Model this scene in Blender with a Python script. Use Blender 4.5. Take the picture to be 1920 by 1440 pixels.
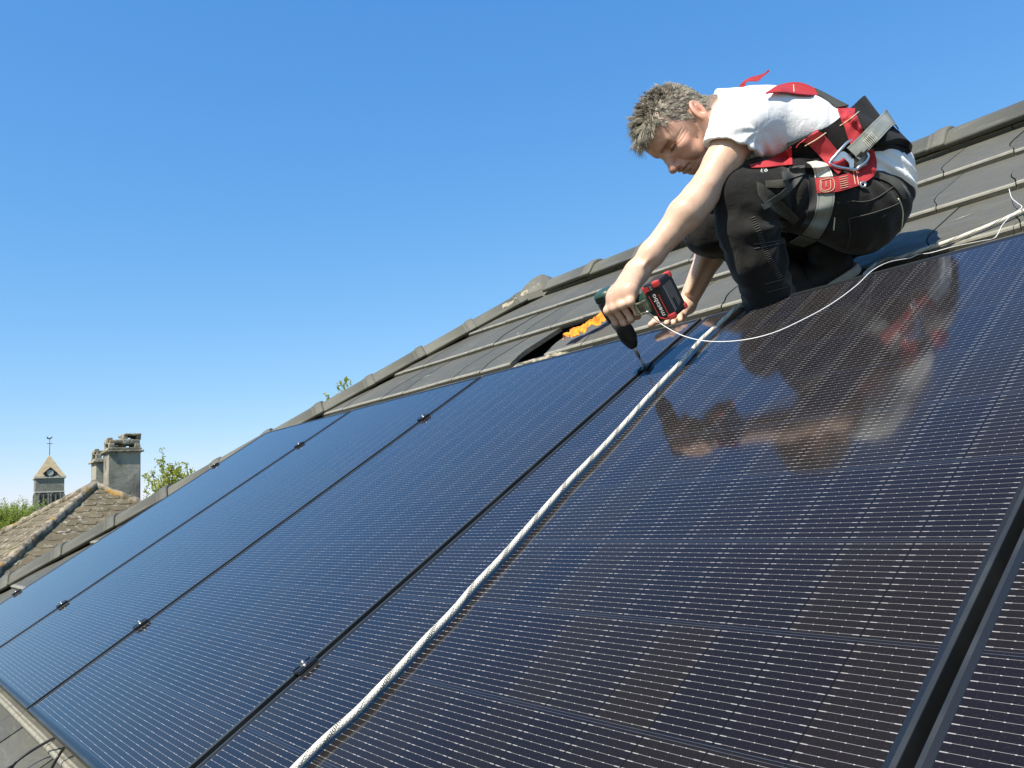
import bpy, bmesh, math, random
import numpy as np
from mathutils import Vector, Matrix, noise as mnoise
from mathutils.bvhtree import BVHTree

for _o in list(bpy.data.objects):
    bpy.data.objects.remove(_o)
SC = bpy.context.scene
COL = SC.collection
R = math.radians
random.seed(7)
rng = np.random.default_rng(7)

# ------------------------------------------------------------------ camera
FPX = 1569.77                      # focal length in pixels of a 1920 px wide picture
TH = R(31.96)                      # pitch of the roof
CT, ST = math.cos(TH), math.sin(TH)
Z0 = 5.2                           # lower edge of the panel field above the ground
CAMM = np.array([[0.6160823, 0.1475562, 0.7737376],
                 [0.7855307, -0.0425490, -0.6173581],
                 [-0.0581733, 0.9881380, -0.1421236]])
CAMP = np.array([1.4326, -0.3709, 0.4314 + Z0])
cd = bpy.data.cameras.new('camera')
cam = bpy.data.objects.new('camera', cd)
COL.objects.link(cam)
mw = Matrix.Identity(4)
for i in range(3):
    for j in range(3):
        mw[i][j] = CAMM[i][j]
    mw[i][3] = CAMP[i]
cam.matrix_world = mw
cd.sensor_width = 36.0
cd.lens = 36.0 * FPX / 1920.0
cd.clip_start = 0.05
cd.clip_end = 6000
SC.camera = cam

# ------------------------------------------------------------------ daylight
SUN_AZ = math.atan2(0.20, -1.0)       # azimuth from +Y towards +X
SUN_EL = R(49)
world = bpy.data.worlds.new('World')
SC.world = world
world.use_nodes = True
nt = world.node_tree
bg = nt.nodes['Background']
sky = nt.nodes.new('ShaderNodeTexSky')
sky.sky_type = 'NISHITA'
sky.sun_disc = False
sky.sun_elevation = SUN_EL
sky.sun_rotation = SUN_AZ
sky.altitude = 0
sky.air_density = 1.0
sky.dust_density = 0.15
sky.ozone_density = 1.5
# the film's response to the blue of a clear sky: one gain and one exponent per channel
sepc = nt.nodes.new('ShaderNodeSeparateColor'); comc = nt.nodes.new('ShaderNodeCombineColor')
nt.links.new(sky.outputs[0], sepc.inputs[0])
for ch_, (k_, g_) in enumerate(((0.84, 1.15), (0.86, 0.72), (1.06, 0.42))):
    pw_ = nt.nodes.new('ShaderNodeMath'); pw_.operation = 'POWER'; pw_.inputs[1].default_value = g_
    ml_ = nt.nodes.new('ShaderNodeMath'); ml_.operation = 'MULTIPLY'; ml_.inputs[1].default_value = k_ * 0.15 ** g_ / (0.15 * 2 ** 0.62)
    nt.links.new(sepc.outputs[ch_], pw_.inputs[0]); nt.links.new(pw_.outputs[0], ml_.inputs[0]); nt.links.new(ml_.outputs[0], comc.inputs[ch_])
nt.links.new(comc.outputs[0], bg.inputs[0])
bg.inputs[1].default_value = 0.15
sl = bpy.data.lights.new('sun', 'SUN')
sl.energy = 5.0
sl.angle = R(0.53)
sl.color = (1.0, 0.925, 0.80)
sun = bpy.data.objects.new('sun', sl)
COL.objects.link(sun)
sdir = Vector((math.sin(SUN_AZ) * math.cos(SUN_EL), math.cos(SUN_AZ) * math.cos(SUN_EL), math.sin(SUN_EL)))
sun.rotation_euler = sdir.to_track_quat('Z', 'Y').to_euler()
sun.location = (0, 0, 60)
SC.view_settings.view_transform = 'Standard'
SC.view_settings.look = 'None'
SC.view_settings.exposure = 0.62
SC.view_settings.gamma = 1.0
SC.render.engine = 'CYCLES'
SC.cycles.max_bounces = 8
SC.cycles.sample_clamp_indirect = 6.0

# ------------------------------------------------------------------ frames of reference
def W(u, v, n=0.0):
    """roof frame: u along the eaves, v up the slope, n off the panel glass"""
    return Vector((u, v * CT - n * ST, v * ST + n * CT + Z0))
def ROOFM(u, v, n=0.0, spin=0.0):
    m = Matrix(((1, 0, 0, 0), (0, CT, -ST, 0), (0, ST, CT, 0), (0, 0, 0, 1)))
    return Matrix.Translation(W(u, v, n)) @ m @ Matrix.Rotation(spin, 4, 'Z')
def K(px, py, d):
    """a point seen at (px, py) at d metres depth, in the camera's axes"""
    return np.array([(px - 960.0) / FPX * d, (720.0 - py) / FPX * d, -d])
def KW(px, py, d):
    return Vector(CAMM @ K(px, py, d) + CAMP)
def k2w(V):
    return np.asarray(V) @ CAMM.T + CAMP
def onroof(px, py, n=0.0):
    p = np.array(KW(px, py, 1.0)) - CAMP
    nn = np.array([0, -ST, CT]); c = CAMP - np.array([0, 0, Z0])
    s = (n - c @ nn) / (p @ nn)
    q = c + p * s
    return np.array([q[0], q[1] * CT + q[2] * ST, n]), s

# ------------------------------------------------------------------ object helpers
def tag(o, label, cat, group=None, kind=None):
    if label: o['label'] = label
    if cat: o['category'] = cat
    if group: o['group'] = group
    if kind: o['kind'] = kind
    return o
def link(name, me, mat=None, parent=None, mw=None):
    o = bpy.data.objects.new(name, me)
    COL.objects.link(o)
    if mat is not None:
        for m in (mat if isinstance(mat, (list, tuple)) else [mat]):
            me.materials.append(m)
    if parent is not None:
        o.parent = parent
    if mw is not None:
        o.matrix_local = mw
    return o
def empty(name, loc, mw=None):
    o = bpy.data.objects.new(name, None)
    COL.objects.link(o)
    if mw is not None: o.matrix_local = mw
    else: o.location = loc
    o.empty_display_size = 0.1
    return o
def dup(o, parent=None):
    c = o.copy()
    COL.objects.link(c)
    c.parent = parent
    for ch in list(o.children):
        dup(ch, c)
    return c
def bm_mesh(bm, name, smooth=False, recalc=True):
    if recalc: bmesh.ops.recalc_face_normals(bm, faces=bm.faces)
    me = bpy.data.meshes.new(name)
    bm.to_mesh(me); bm.free()
    if smooth:
        for p in me.polygons: p.use_smooth = True
    return me
def bx(bm, c, s, rot=None, bev=0.0, mi=0):
    m = Matrix.Translation(Vector(c))
    if rot is not None: m = m @ rot.to_4x4()
    m = m @ Matrix.Diagonal(Vector((s[0], s[1], s[2], 1)))
    r = bmesh.ops.create_cube(bm, size=1.0, matrix=m)
    vs = r['verts']
    fs = set(f for v in vs for f in v.link_faces)
    if bev > 0:
        es = set(e for v in vs for e in v.link_edges)
        q = bmesh.ops.bevel(bm, geom=list(es), offset=bev, segments=2, affect='EDGES', profile=0.6)
        fs = set(q['faces']) | set(f for f in fs if f.is_valid)
    for f in fs:
        if f.is_valid: f.material_index = mi
    return vs
def rings(bm, rr, close=True, caps=True, mi=0):
    """loft a list of rings (each a list of points)"""
    vv = [[bm.verts.new(Vector(p)) for p in r] for r in rr]
    n = len(vv[0])
    for a, b in zip(vv[:-1], vv[1:]):
        for i in range(n if close else n - 1):
            j = (i + 1) % n
            f = bm.faces.new((a[i], a[j], b[j], b[i])); f.material_index = mi
    if caps and close:
        f = bm.faces.new(list(reversed(vv[0]))); f.material_index = mi
        f = bm.faces.new(vv[-1]); f.material_index = mi
    return vv
def lathe(bm, prof, m, seg=20, mi=0):
    """prof: (radius, height) pairs about local z, placed by matrix m"""
    rings(bm, [[m @ Vector((r * math.cos(2 * math.pi * k / seg), r * math.sin(2 * math.pi * k / seg), h)) for k in range(seg)] for r, h in prof], mi=mi)
def catmull(P, n):
    P = np.asarray(P, float)
    if len(P) == 2:
        return P[0] + (P[1] - P[0]) * np.linspace(0, 1, n)[:, None]
    Q = np.vstack([2 * P[0] - P[1], P, 2 * P[-1] - P[-2]])
    out = []
    for t in np.linspace(0, len(P) - 1, n):
        i = min(int(t), len(P) - 2); f = t - i
        a, b, c, d = Q[i:i + 4]
        out.append(0.5 * (2 * b + (c - a) * f + (2 * a - 5 * b + 4 * c - d) * f * f + (3 * b - a - 3 * c + d) * f ** 3))
    return np.array(out)
def tube_mesh(name, P, rad, seg=10, uvscale=None, smooth=True):
    """tube along the points P, with a UV map: u round the tube, v metres along it"""
    P = np.asarray(P, float)
    n = len(P)
    rad = np.full(n, rad) if np.isscalar(rad) else np.asarray(rad)
    T = np.gradient(P, axis=0); T /= np.linalg.norm(T, axis=1)[:, None] + 1e-12
    up = np.array([0.0, 0.0, 1.0])
    if abs(T[0] @ up) > 0.95: up = np.array([1.0, 0, 0])
    N = np.zeros_like(P)
    nn = up - T[0] * (up @ T[0]); N[0] = nn / np.linalg.norm(nn)
    for i in range(1, n):
        nn = N[i - 1] - T[i] * (N[i - 1] @ T[i]); N[i] = nn / np.linalg.norm(nn)
    Bn = np.cross(T, N)
    L = np.concatenate([[0], np.cumsum(np.linalg.norm(np.diff(P, axis=0), axis=1))])
    ang = np.linspace(0, 2 * np.pi, seg, endpoint=False)
    V = (P[:, None] + rad[:, None, None] * (np.cos(ang)[None, :, None] * N[:, None] + np.sin(ang)[None, :, None] * Bn[:, None])).reshape(-1, 3)
    F = []; UV = []
    for i in range(n - 1):
        for k in range(seg):
            k2 = (k + 1) % seg
            F.append((i * seg + k, i * seg + k2, (i + 1) * seg + k2, (i + 1) * seg + k))
            UV += [(k / seg, L[i]), ((k + 1) / seg, L[i]), ((k + 1) / seg, L[i + 1]), (k / seg, L[i + 1])]
    F.append(tuple(reversed(range(seg)))); UV += [(0, 0)] * seg
    F.append(tuple((n - 1) * seg + k for k in range(seg))); UV += [(0, L[-1])] * seg
    me = bpy.data.meshes.new(name)
    me.from_pydata(V.tolist(), [], F)
    uvl = me.uv_layers.new(name='UVMap')
    uvl.data.foreach_set('uv', np.array(UV, dtype=np.float32).ravel())
    if smooth:
        me.polygons.foreach_set('use_smooth', [True] * len(F))
    me.update()
    return me
def text_mesh(body, size, depth, m):
    cu = bpy.data.curves.new('lettering', 'FONT')
    cu.body = body; cu.size = size; cu.extrude = depth; cu.align_x = 'CENTER'; cu.align_y = 'CENTER'
    to = bpy.data.objects.new('lettering', cu)
    COL.objects.link(to)
    bpy.context.view_layer.update()
    dg = bpy.context.evaluated_depsgraph_get()
    me = bpy.data.meshes.new_from_object(to.evaluated_get(dg))
    bpy.data.objects.remove(to)
    me.materials.clear()
    me.transform(m)
    return me

# ------------------------------------------------------------------ material helpers
class N:
    """tiny expression builder over shader math nodes"""
    def __init__(s, t, sock): s.t, s.s = t, sock
    def _m(s, op, *a, clamp=False):
        n = s.t.nodes.new('ShaderNodeMath'); n.operation = op; n.use_clamp = clamp
        for i, x in enumerate((s,) + a):
            if isinstance(x, N): s.t.links.new(x.s, n.inputs[i])
            else: n.inputs[i].default_value = x
        return N(s.t, n.outputs[0])
    def __add__(s, o): return s._m('ADD', o)
    def __sub__(s, o): return s._m('SUBTRACT', o)
    def __mul__(s, o): return s._m('MULTIPLY', o)
    def __truediv__(s, o): return s._m('DIVIDE', o)
    def fr(s): return s._m('FRACT')
    def fl(s): return s._m('FLOOR')
    def ab(s): return s._m('ABSOLUTE')
    def lt(s, o): return s._m('LESS_THAN', o)
    def gt(s, o): return s._m('GREATER_THAN', o)
    def mx(s, o): return s._m('MAXIMUM', o)
    def mn(s, o): return s._m('MINIMUM', o)
    def pw(s, o): return s._m('POWER', o)
    def clamp(s): return s._m('ADD', 0.0, clamp=True)
    def sstep(s, a, b):
        n = s.t.nodes.new('ShaderNodeMapRange'); n.interpolation_type = 'SMOOTHSTEP'
        s.t.links.new(s.s, n.inputs[0]); n.inputs[1].default_value = a; n.inputs[2].default_value = b
        return N(s.t, n.outputs[0])
class Mat:
    def __init__(s, name, base=(0.5, 0.5, 0.5), rough=0.6, metal=0.0, spec=0.5):
        s.m = bpy.data.materials.new(name); s.m.use_nodes = True
        s.t = s.m.node_tree; s.b = s.t.nodes['Principled BSDF']
        s.set('Base Color', base); s.set('Roughness', rough); s.set('Metallic', metal); s.set('Specular IOR Level', spec)
    def set(s, k, v):
        if isinstance(v, N): s.t.links.new(v.s, s.b.inputs[k])
        elif isinstance(v, tuple): s.b.inputs[k].default_value = v + (1,) if len(v) == 3 else v
        elif isinstance(v, (int, float)): s.b.inputs[k].default_value = v
        else: s.t.links.new(v, s.b.inputs[k])
        return s
    def coord(s, kind='Object'):
        n = s.t.nodes.new('ShaderNodeTexCoord'); return n.outputs[kind]
    def xyz(s, kind='Object'):
        n = s.t.nodes.new('ShaderNodeSeparateXYZ'); s.t.links.new(s.coord(kind), n.inputs[0])
        return tuple(N(s.t, n.outputs[i]) for i in range(3))
    def vec(s, x, y, z=None):
        n = s.t.nodes.new('ShaderNodeCombineXYZ')
        for i, a in enumerate((x, y, z)):
            if isinstance(a, N): s.t.links.new(a.s, n.inputs[i])
            elif a is not None: n.inputs[i].default_value = a
        return n.outputs[0]
    def noise(s, scale, detail=4, rough=0.55, co=None, stretch=None, dist=0.0):
        n = s.t.nodes.new('ShaderNodeTexNoise')
        n.inputs['Scale'].default_value = scale; n.inputs['Detail'].default_value = detail
        n.inputs['Roughness'].default_value = rough; n.inputs['Distortion'].default_value = dist
        co = co or s.coord()
        if stretch:
            mp = s.t.nodes.new('ShaderNodeMapping'); mp.inputs['Scale'].default_value = stretch
            s.t.links.new(co, mp.inputs[0]); co = mp.outputs[0]
        s.t.links.new(co, n.inputs['Vector'])
        return N(s.t, n.outputs[0])
    def white(s, v):
        n = s.t.nodes.new('ShaderNodeTexWhiteNoise'); n.noise_dimensions = '3D'
        s.t.links.new(v, n.inputs['Vector']); return N(s.t, n.outputs['Value'])
    def voro(s, scale, co=None, feature='F1'):
        n = s.t.nodes.new('ShaderNodeTexVoronoi'); n.feature = feature; n.inputs['Scale'].default_value = scale
        s.t.links.new(co or s.coord(), n.inputs['Vector']); return n
    def ramp(s, fac, stops, interp='LINEAR'):
        n = s.t.nodes.new('ShaderNodeValToRGB'); n.color_ramp.interpolation = interp
        e = n.color_ramp.elements
        while len(e) > 1: e.remove(e[-1])
        for i, (p, c) in enumerate(stops):
            q = e[0] if i == 0 else e.new(p)
            q.position = p; q.color = tuple(c) + (1,)
        s.t.links.new(fac.s if isinstance(fac, N) else fac, n.inputs[0]); return n.outputs[0]
    def mix(s, fac, a, b):
        n = s.t.nodes.new('ShaderNodeMix'); n.data_type = 'RGBA'
        for k, x in ((0, fac), (6, a), (7, b)):
            if isinstance(x, N): s.t.links.new(x.s, n.inputs[k])
            elif isinstance(x, tuple): n.inputs[k].default_value = x + (1,)
            elif isinstance(x, (int, float)): n.inputs[k].default_value = x
            else: s.t.links.new(x, n.inputs[k])
        return n.outputs[2]
    def bump(s, h, strength=0.3, dist=0.01):
        n = s.t.nodes.new('ShaderNodeBump'); n.inputs['Strength'].default_value = strength; n.inputs['Distance'].default_value = dist
        s.t.links.new(h.s if isinstance(h, N) else h, n.inputs['Height'])
        s.t.links.new(n.outputs[0], s.b.inputs['Normal']); return s
def rgb(r, g, b):
    f = lambda c: (c / 255 / 12.92) if c / 255 <= 0.04045 else ((c / 255 + 0.055) / 1.055) ** 2.4
    return (f(r), f(g), f(b))
# ------------------------------------------------------------------ materials
def panel_glass():
    m = Mat('solar_glass', rough=0.1)
    x, y, z = m.xyz()
    u = (x - 0.010) / 0.083; v = (y - 0.0155) / 0.169
    fu, iu, fv, iv = u.fr(), u.fl(), v.fr(), v.fl()
    inside = u.gt(0.0) * u.lt(12.0) * v.gt(0.0) * v.lt(10.0)
    du = (fu - 0.5).ab()                      # 0.5 at a gap between cells
    w = (fv * 16.3 - 0.15).fr()
    dw = (w - 0.5).ab() * 0.01037            # metres from the wire's axis
    pads = ((fu * 5.0).fr() - 0.5).ab().lt(0.05)
    dash = du.gt(0.395) * du.lt(0.478)
    hw = (pads * 0.00026 + 0.00022).mx(dash * 0.00052)
    hollow = dash * dw.lt(0.0003) * 0.35
    wire = dw.lt(hw) * inside * du.lt(0.492) * fv.gt(0.012) * fv.lt(0.988)
    rnd = m.white(m.vec(iu, iv, 0.37))
    cell = m.mix(rnd.sstep(0.25, 0.75), (0.0100, 0.0100, 0.0142), (0.0140, 0.0122, 0.0120))
    blot = m.noise(2.3, 3)
    cell = m.mix(blot.sstep(0.35, 0.7) * 0.5, cell, (0.011, 0.0095, 0.012))
    grain = m.noise(420, 2, 0.7)
    cell = m.mix(grain.sstep(0.57, 0.75) * 0.55, cell, (0.045, 0.043, 0.045))
    gap = du.gt(0.493).mx(inside * -1.0 + 1.0)
    cell = m.mix(gap, cell, (0.0065, 0.0065, 0.008))
    line = ((fv - 0.5).ab() - 0.488).ab().lt(0.0021) * inside
    cell = m.mix(line * 0.6, cell, (0.075, 0.095, 0.13))
    speck = m.voro(55).outputs['Distance']
    sp = N(m.t, speck).lt(0.028) * m.noise(6, 2).gt(0.52)
    cell = m.mix(sp * 0.5, cell, (0.22, 0.22, 0.21))
    silver = m.mix(dash.mx(pads), (0.21, 0.203, 0.196), (0.36, 0.348, 0.336))
    m.set('Base Color', m.mix((wire - hollow * wire).clamp(), cell, silver))
    m.set('Roughness', (m.noise(9, 4).sstep(0.3, 0.7) * 0.04 + 0.065))
    m.set('IOR', 1.62)
    lw = m.t.nodes.new('ShaderNodeLayerWeight'); lw.inputs[0].default_value = 0.5
    m.set('Specular IOR Level', N(m.t, lw.outputs['Facing']).sstep(0.39, 0.93) * 0.60 + 0.035)   # anti-reflective glass
    return m.m
M = {}
M['glass'] = panel_glass()
m = Mat('black_anodised', rgb(38, 40, 42), 0.38, 0.0, 0.5)
m.set('Base Color', m.mix(m.noise(9, 5).sstep(0.4, 0.75), (0.022, 0.024, 0.024), (0.040, 0.042, 0.040)))
m.set('Roughness', m.noise(30, 3) * 0.2 + 0.26)
M['frame'] = m.m
M['clamp'] = Mat('black_clamp', (0.012, 0.012, 0.013), 0.3).m
M['steel'] = Mat('zinc_steel', (0.62, 0.63, 0.64), 0.28, 1.0).m
M['bolt'] = Mat('dark_bolt', (0.22, 0.22, 0.22), 0.42, 0.9).m
M['inner_lip'] = Mat('black_inner_lip', (0.010, 0.011, 0.012), 0.35).m
M['rail'] = Mat('mill_aluminium', (0.3, 0.3, 0.3), 0.4, 1.0).m

def tile_mat(name, c0, c1, blotch):
    m = Mat(name, rough=0.45)
    x, y, z = m.xyz()
    ge = m.t.nodes.new('ShaderNodeAttribute'); ge.attribute_name = 'rnd'
    rn = N(m.t, ge.outputs['Fac'])
    big = m.noise(1.6, 5, 0.6)
    c = m.mix(big.sstep(0.3, 0.72), c0, c1)
    c = m.mix(rn * 0.6, c, tuple(a * 0.66 for a in c0))
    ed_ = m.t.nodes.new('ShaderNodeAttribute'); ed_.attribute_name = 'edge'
    streak = m.noise(5, 5, 0.65, stretch=(1.4, 7, 7), dist=0.6)
    c = m.mix(streak.sstep(0.52, 0.75) * 0.6, c, blotch)
    fine = m.noise(170, 4, 0.7)
    c = m.mix(fine.sstep(0.5, 0.72) * 0.4, c, (0.032, 0.032, 0.027))
    moss = m.noise(13, 6, 0.7)
    c = m.mix(moss.sstep(0.62, 0.74) * 0.4, c, (0.23, 0.215, 0.155))
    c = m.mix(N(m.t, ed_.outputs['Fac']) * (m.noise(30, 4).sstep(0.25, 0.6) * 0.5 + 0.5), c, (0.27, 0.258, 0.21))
    m.set('Base Color', c)
    m.set('Roughness', m.noise(22, 4).sstep(0.2, 0.8) * 0.22 + 0.46)
    m.set('Specular IOR Level', 0.32)
    m.bump(fine + m.noise(30, 5) * 1.5, 0.22, 0.004)
    return m.m
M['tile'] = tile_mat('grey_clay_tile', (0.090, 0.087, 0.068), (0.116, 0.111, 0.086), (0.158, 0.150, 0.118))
M['cap'] = tile_mat('grey_ridge_clay', (0.110, 0.107, 0.085), (0.142, 0.137, 0.107), (0.19, 0.182, 0.145))
M['under'] = Mat('dark_underlay', (0.02, 0.017, 0.015), 0.9).m
m = Mat('mortar', rough=0.95)
m.set('Base Color', m.ramp(m.noise(24, 6, 0.7), [(0.3, (0.16, 0.14, 0.10)), (0.55, (0.36, 0.32, 0.23)), (0.75, (0.5, 0.46, 0.36))]))
m.bump(m.noise(60, 6, 0.7), 0.8, 0.01)
M['mortar'] = m.m
m = Mat('white_droppings', (0.75, 0.74, 0.7), 0.8); M['white'] = m.m
M['smear'] = Mat('pale_scratch', (0.38, 0.37, 0.33), 0.9).m
m = Mat('render_wall', rough=0.9)
m.set('Base Color', m.ramp(m.noise(2, 6), [(0.3, (0.42, 0.38, 0.31)), (0.7, (0.52, 0.48, 0.4))]))
m.bump(m.noise(80, 4), 0.3, 0.005); M['wall'] = m.m

def webbing(name, c, stripe=None, worn=0.25):
    m = Mat(name, rough=0.75)
    ux, uy, _ = m.xyz('UV')
    rib = ((uy * 420.0).fr() - 0.5).ab() * 2.0
    warp = ((ux * 14.0).fr() - 0.5).ab() * 2.0
    dirt = m.noise(18, 5, 0.65)
    col = m.mix(dirt.sstep(0.42, 0.75) * worn, c, tuple(min(1, a * 0.45 + 0.02) for a in c))
    if stripe is not None:
        col = m.mix((ux - 0.5).ab().gt(0.36) * (ux - 0.5).ab().lt(0.43), col, stripe)
    m.set('Base Color', col)
    m.bump(rib + warp * 0.7, 0.22, 0.001)
    return m.m
M['red_web'] = webbing('red_webbing', (0.40, 0.022, 0.028), (0.32, 0.018, 0.022))
M['grey_web'] = webbing('grey_webbing', (0.20, 0.215, 0.19), (0.13, 0.14, 0.125), 0.5)
M['pale_web'] = webbing('pale_webbing', (0.60, 0.585, 0.50), (0.36, 0.35, 0.30), 0.4)
M['black_web'] = webbing('black_webbing', (0.02, 0.02, 0.02))
M['dark_web'] = webbing('charcoal_webbing', (0.055, 0.057, 0.05), (0.03, 0.03, 0.03))
m = Mat('black_pad', (0.014, 0.013, 0.013), 0.9, 0, 0.15)
m.set('Base Color', m.ramp(m.noise(9, 6, 0.7), [(0.35, (0.007, 0.007, 0.007)), (0.7, (0.022, 0.019, 0.017))]))
m.set('Sheen Weight', 0.03)
m.bump(m.noise(400, 2), 0.4, 0.002); M['pad'] = m.m
M['stitch'] = Mat('cream_thread', (0.6, 0.52, 0.34), 0.8).m
m = Mat('white_cotton', rough=0.9, spec=0.25)
m.set('Base Color', m.mix(m.noise(7, 5).sstep(0.4, 0.8) * 0.5, (0.80, 0.80, 0.79), (0.71, 0.71, 0.70)))
m.set('Sheen Weight', 0.15)
m.bump(m.noise(34, 4, 0.6, stretch=(1, 1, 1), dist=0.8) * 2.2 + m.noise(900, 1) * 0.15, 0.2, 0.008); M['shirt'] = m.m
def trouser(name, a, b):
    m = Mat(name, rough=0.88, spec=0.2)
    wear = m.noise(11, 6, 0.7)
    m.set('Base Color', m.mix(wear.sstep(0.4, 0.75), a, b))
    m.set('Sheen Weight', 0.12)
    m.bump(m.noise(26, 5, 0.6, dist=1.0) * 2.0 + m.noise(700, 2) * 0.3, 0.28, 0.008)
    return m.m
M['trouser'] = trouser('black_workwear', (0.0095, 0.0092, 0.009), (0.020, 0.019, 0.016))
M['knee'] = trouser('worn_sunlit_canvas', (0.042, 0.040, 0.031), (0.088, 0.084, 0.066))  # paler than the other trouser cloth: wear plus sunlight put into the colour
m = Mat('skin', rough=0.48)
at = m.t.nodes.new('ShaderNodeAttribute'); at.attribute_name = 'Col'
pores = m.noise(230, 3, 0.6); mott = m.noise(38, 5, 0.65)
c = m.mix(mott.sstep(0.35, 0.75) * 0.3, at.outputs['Color'], (0.40, 0.155, 0.095))
m.set('Base Color', c)
m.set('Subsurface Weight', 0.12); m.b.inputs['Subsurface Radius'].default_value = (0.012, 0.005, 0.003); m.b.inputs['Subsurface Scale'].default_value = 0.5
m.set('Roughness', mott * 0.2 + 0.36)
m.bump(pores * 0.5 + m.noise(75, 4, 0.6, dist=0.5) * 1.1, 0.13, 0.003); M['skin'] = m.m
m = Mat('hair', rough=0.42)
ha = m.t.nodes.new('ShaderNodeAttribute'); ha.attribute_name = 'Col'
m.set('Base Color', ha.outputs['Color']); m.set('Specular IOR Level', 0.6); M['hair'] = m.m
M['lash'] = Mat('dark_lash', (0.03, 0.02, 0.015), 0.7).m
M['eye'] = Mat('eye_white', (0.5, 0.46, 0.42), 0.25).m
M['shoe'] = Mat('black_shoe', (0.012, 0.012, 0.012), 0.7).m
M['sole'] = Mat('grey_sole', (0.42, 0.42, 0.38), 0.8).m
M['seam'] = Mat('reflective_piping', (0.62, 0.60, 0.42), 0.6).m
M['lace'] = Mat('grey_thread', (0.075, 0.073, 0.063), 0.8).m

m = Mat('rope_sheath', rough=0.8)
ux, uy, _ = m.xyz('UV')
a_ = (uy * 150.0 + ux * 8.0).fr(); b_ = (uy * 150.0 - ux * 8.0).fr()
chk = ((a_ - 0.5).ab() * 2.0).mn((b_ - 0.5).ab() * 2.0)
ck = (a_ - 0.5) * (b_ - 0.5)
trc = ((uy * 9.5 + ux) .fr()).lt(0.17).mx(((uy * 9.5 + ux + 0.45).fr()).lt(0.06)) * ck.gt(0.0)
c = m.mix(m.noise(60, 4).sstep(0.4, 0.8) * 0.5, (0.66, 0.63, 0.54), (0.52, 0.49, 0.41))
c = m.mix(chk.sstep(0.0, 0.25) * -1.0 + 1.0, c, (0.42, 0.39, 0.32))
m.set('Base Color', m.mix(trc, c, (0.012, 0.013, 0.016)))
m.bump(chk, 0.45, 0.0015); M['rope'] = m.m
M['cord'] = Mat('white_cord', (0.72, 0.71, 0.68), 0.5).m
M['cable'] = Mat('black_cable', (0.012, 0.012, 0.012), 0.45).m
m = Mat('orange_cloth', rough=0.7)
m.set('Base Color', m.ramp(m.noise(22, 4), [(0.35, (0.86, 0.18, 0.005)), (0.62, (0.95, 0.36, 0.010))]))
m.set('Subsurface Weight', 0.1); m.bump(m.noise(90, 4), 0.4, 0.004); M['orange'] = m.m
m = Mat('drill_green', rough=0.42)
m.set('Base Color', m.mix(m.noise(40, 4).sstep(0.5, 0.8) * 0.5, (0.022, 0.06, 0.045), (0.08, 0.09, 0.07))); M['dgreen'] = m.m
M['dblack'] = Mat('drill_black', (0.012, 0.012, 0.013), 0.4).m
m = Mat('battery_black', rough=0.45)
m.set('Base Color', m.mix(m.noise(30, 5, 0.7).sstep(0.5, 0.85), (0.010, 0.010, 0.011), (0.035, 0.033, 0.032))); M['bblack'] = m.m
M['dred'] = Mat('drill_red', (0.56, 0.05, 0.045), 0.45).m
M['dgrey'] = Mat('drill_grey', (0.09, 0.095, 0.09), 0.4).m
m = Mat('camouflage_clip', rough=0.5)
m.set('Base Color', m.mix(m.noise(60, 3).sstep(0.45, 0.6), (0.10, 0.105, 0.07), (0.20, 0.19, 0.125))); M['clip'] = m.m
M['letter'] = Mat('printed_white', (0.72, 0.72, 0.70), 0.5).m
M['letter_grey'] = Mat('printed_grey', (0.16, 0.16, 0.16), 0.5).m
# background
m = Mat('lichen_slate', rough=0.95)
big = m.noise(0.9, 6, 0.65); spots = m.noise(7, 7, 0.75); yel = m.noise(3.1, 6, 0.7)
c = m.mix(big.sstep(0.35, 0.7), (0.098, 0.079, 0.045), (0.165, 0.135, 0.08))
c = m.mix(spots.sstep(0.525, 0.66) * 0.75, c, (0.44, 0.41, 0.33))
c = m.mix(yel.sstep(0.62, 0.72) * 0.55, c, (0.36, 0.25, 0.07))
m.set('Base Color', c); m.bump(spots, 0.5, 0.02); M['slate'] = m.m
m = Mat('mossy_hip', rough=0.95)
c = m.mix(m.noise(5, 6, 0.7).sstep(0.4, 0.6), (0.10, 0.085, 0.055), (0.34, 0.29, 0.21))
c = m.mix(m.noise(1.4, 4).sstep(0.55, 0.68), c, (0.42, 0.23, 0.045))
m.set('Base Color', c); m.bump(m.noise(9, 6, 0.7), 0.9, 0.05); M['hipmoss'] = m.m
m = Mat('old_cement', rough=0.95)
x, y, z = m.xyz()
c = m.mix(m.noise(1.3, 6, 0.65, dist=0.8).sstep(0.38, 0.62), (0.175, 0.165, 0.125), (0.33, 0.31, 0.24))
c = m.mix(m.noise(2.6, 5, 0.7, stretch=(1, 1, 0.35), dist=0.5).sstep(0.54, 0.66) * 0.8, c, (0.075, 0.07, 0.058))
c = m.mix(m.noise(4.5, 7, 0.75).sstep(0.6, 0.7) * 0.7, c, (0.46, 0.44, 0.37))
m.set('Base Color', c); m.bump(m.noise(6, 7, 0.7), 0.5, 0.03); M['cement'] = m.m
m = Mat('lichen_stone', rough=0.95)
c = m.mix(m.noise(5, 6, 0.7).sstep(0.4, 0.65), (0.17, 0.155, 0.11), (0.40, 0.37, 0.29))
c = m.mix(m.noise(3.3, 5).sstep(0.56, 0.68), c, (0.36, 0.2, 0.04))
m.set('Base Color', c); m.bump(m.noise(14, 6, 0.7), 0.8, 0.04); M['capstone'] = m.m
m = Mat('tower_stone', rough=0.95)
x, y, z = m.xyz()
bt = m.t.nodes.new('ShaderNodeTexBrick'); bt.inputs['Scale'].default_value = 1.5
m.t.links.new(m.vec(x + y, z), bt.inputs['Vector'])
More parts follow.
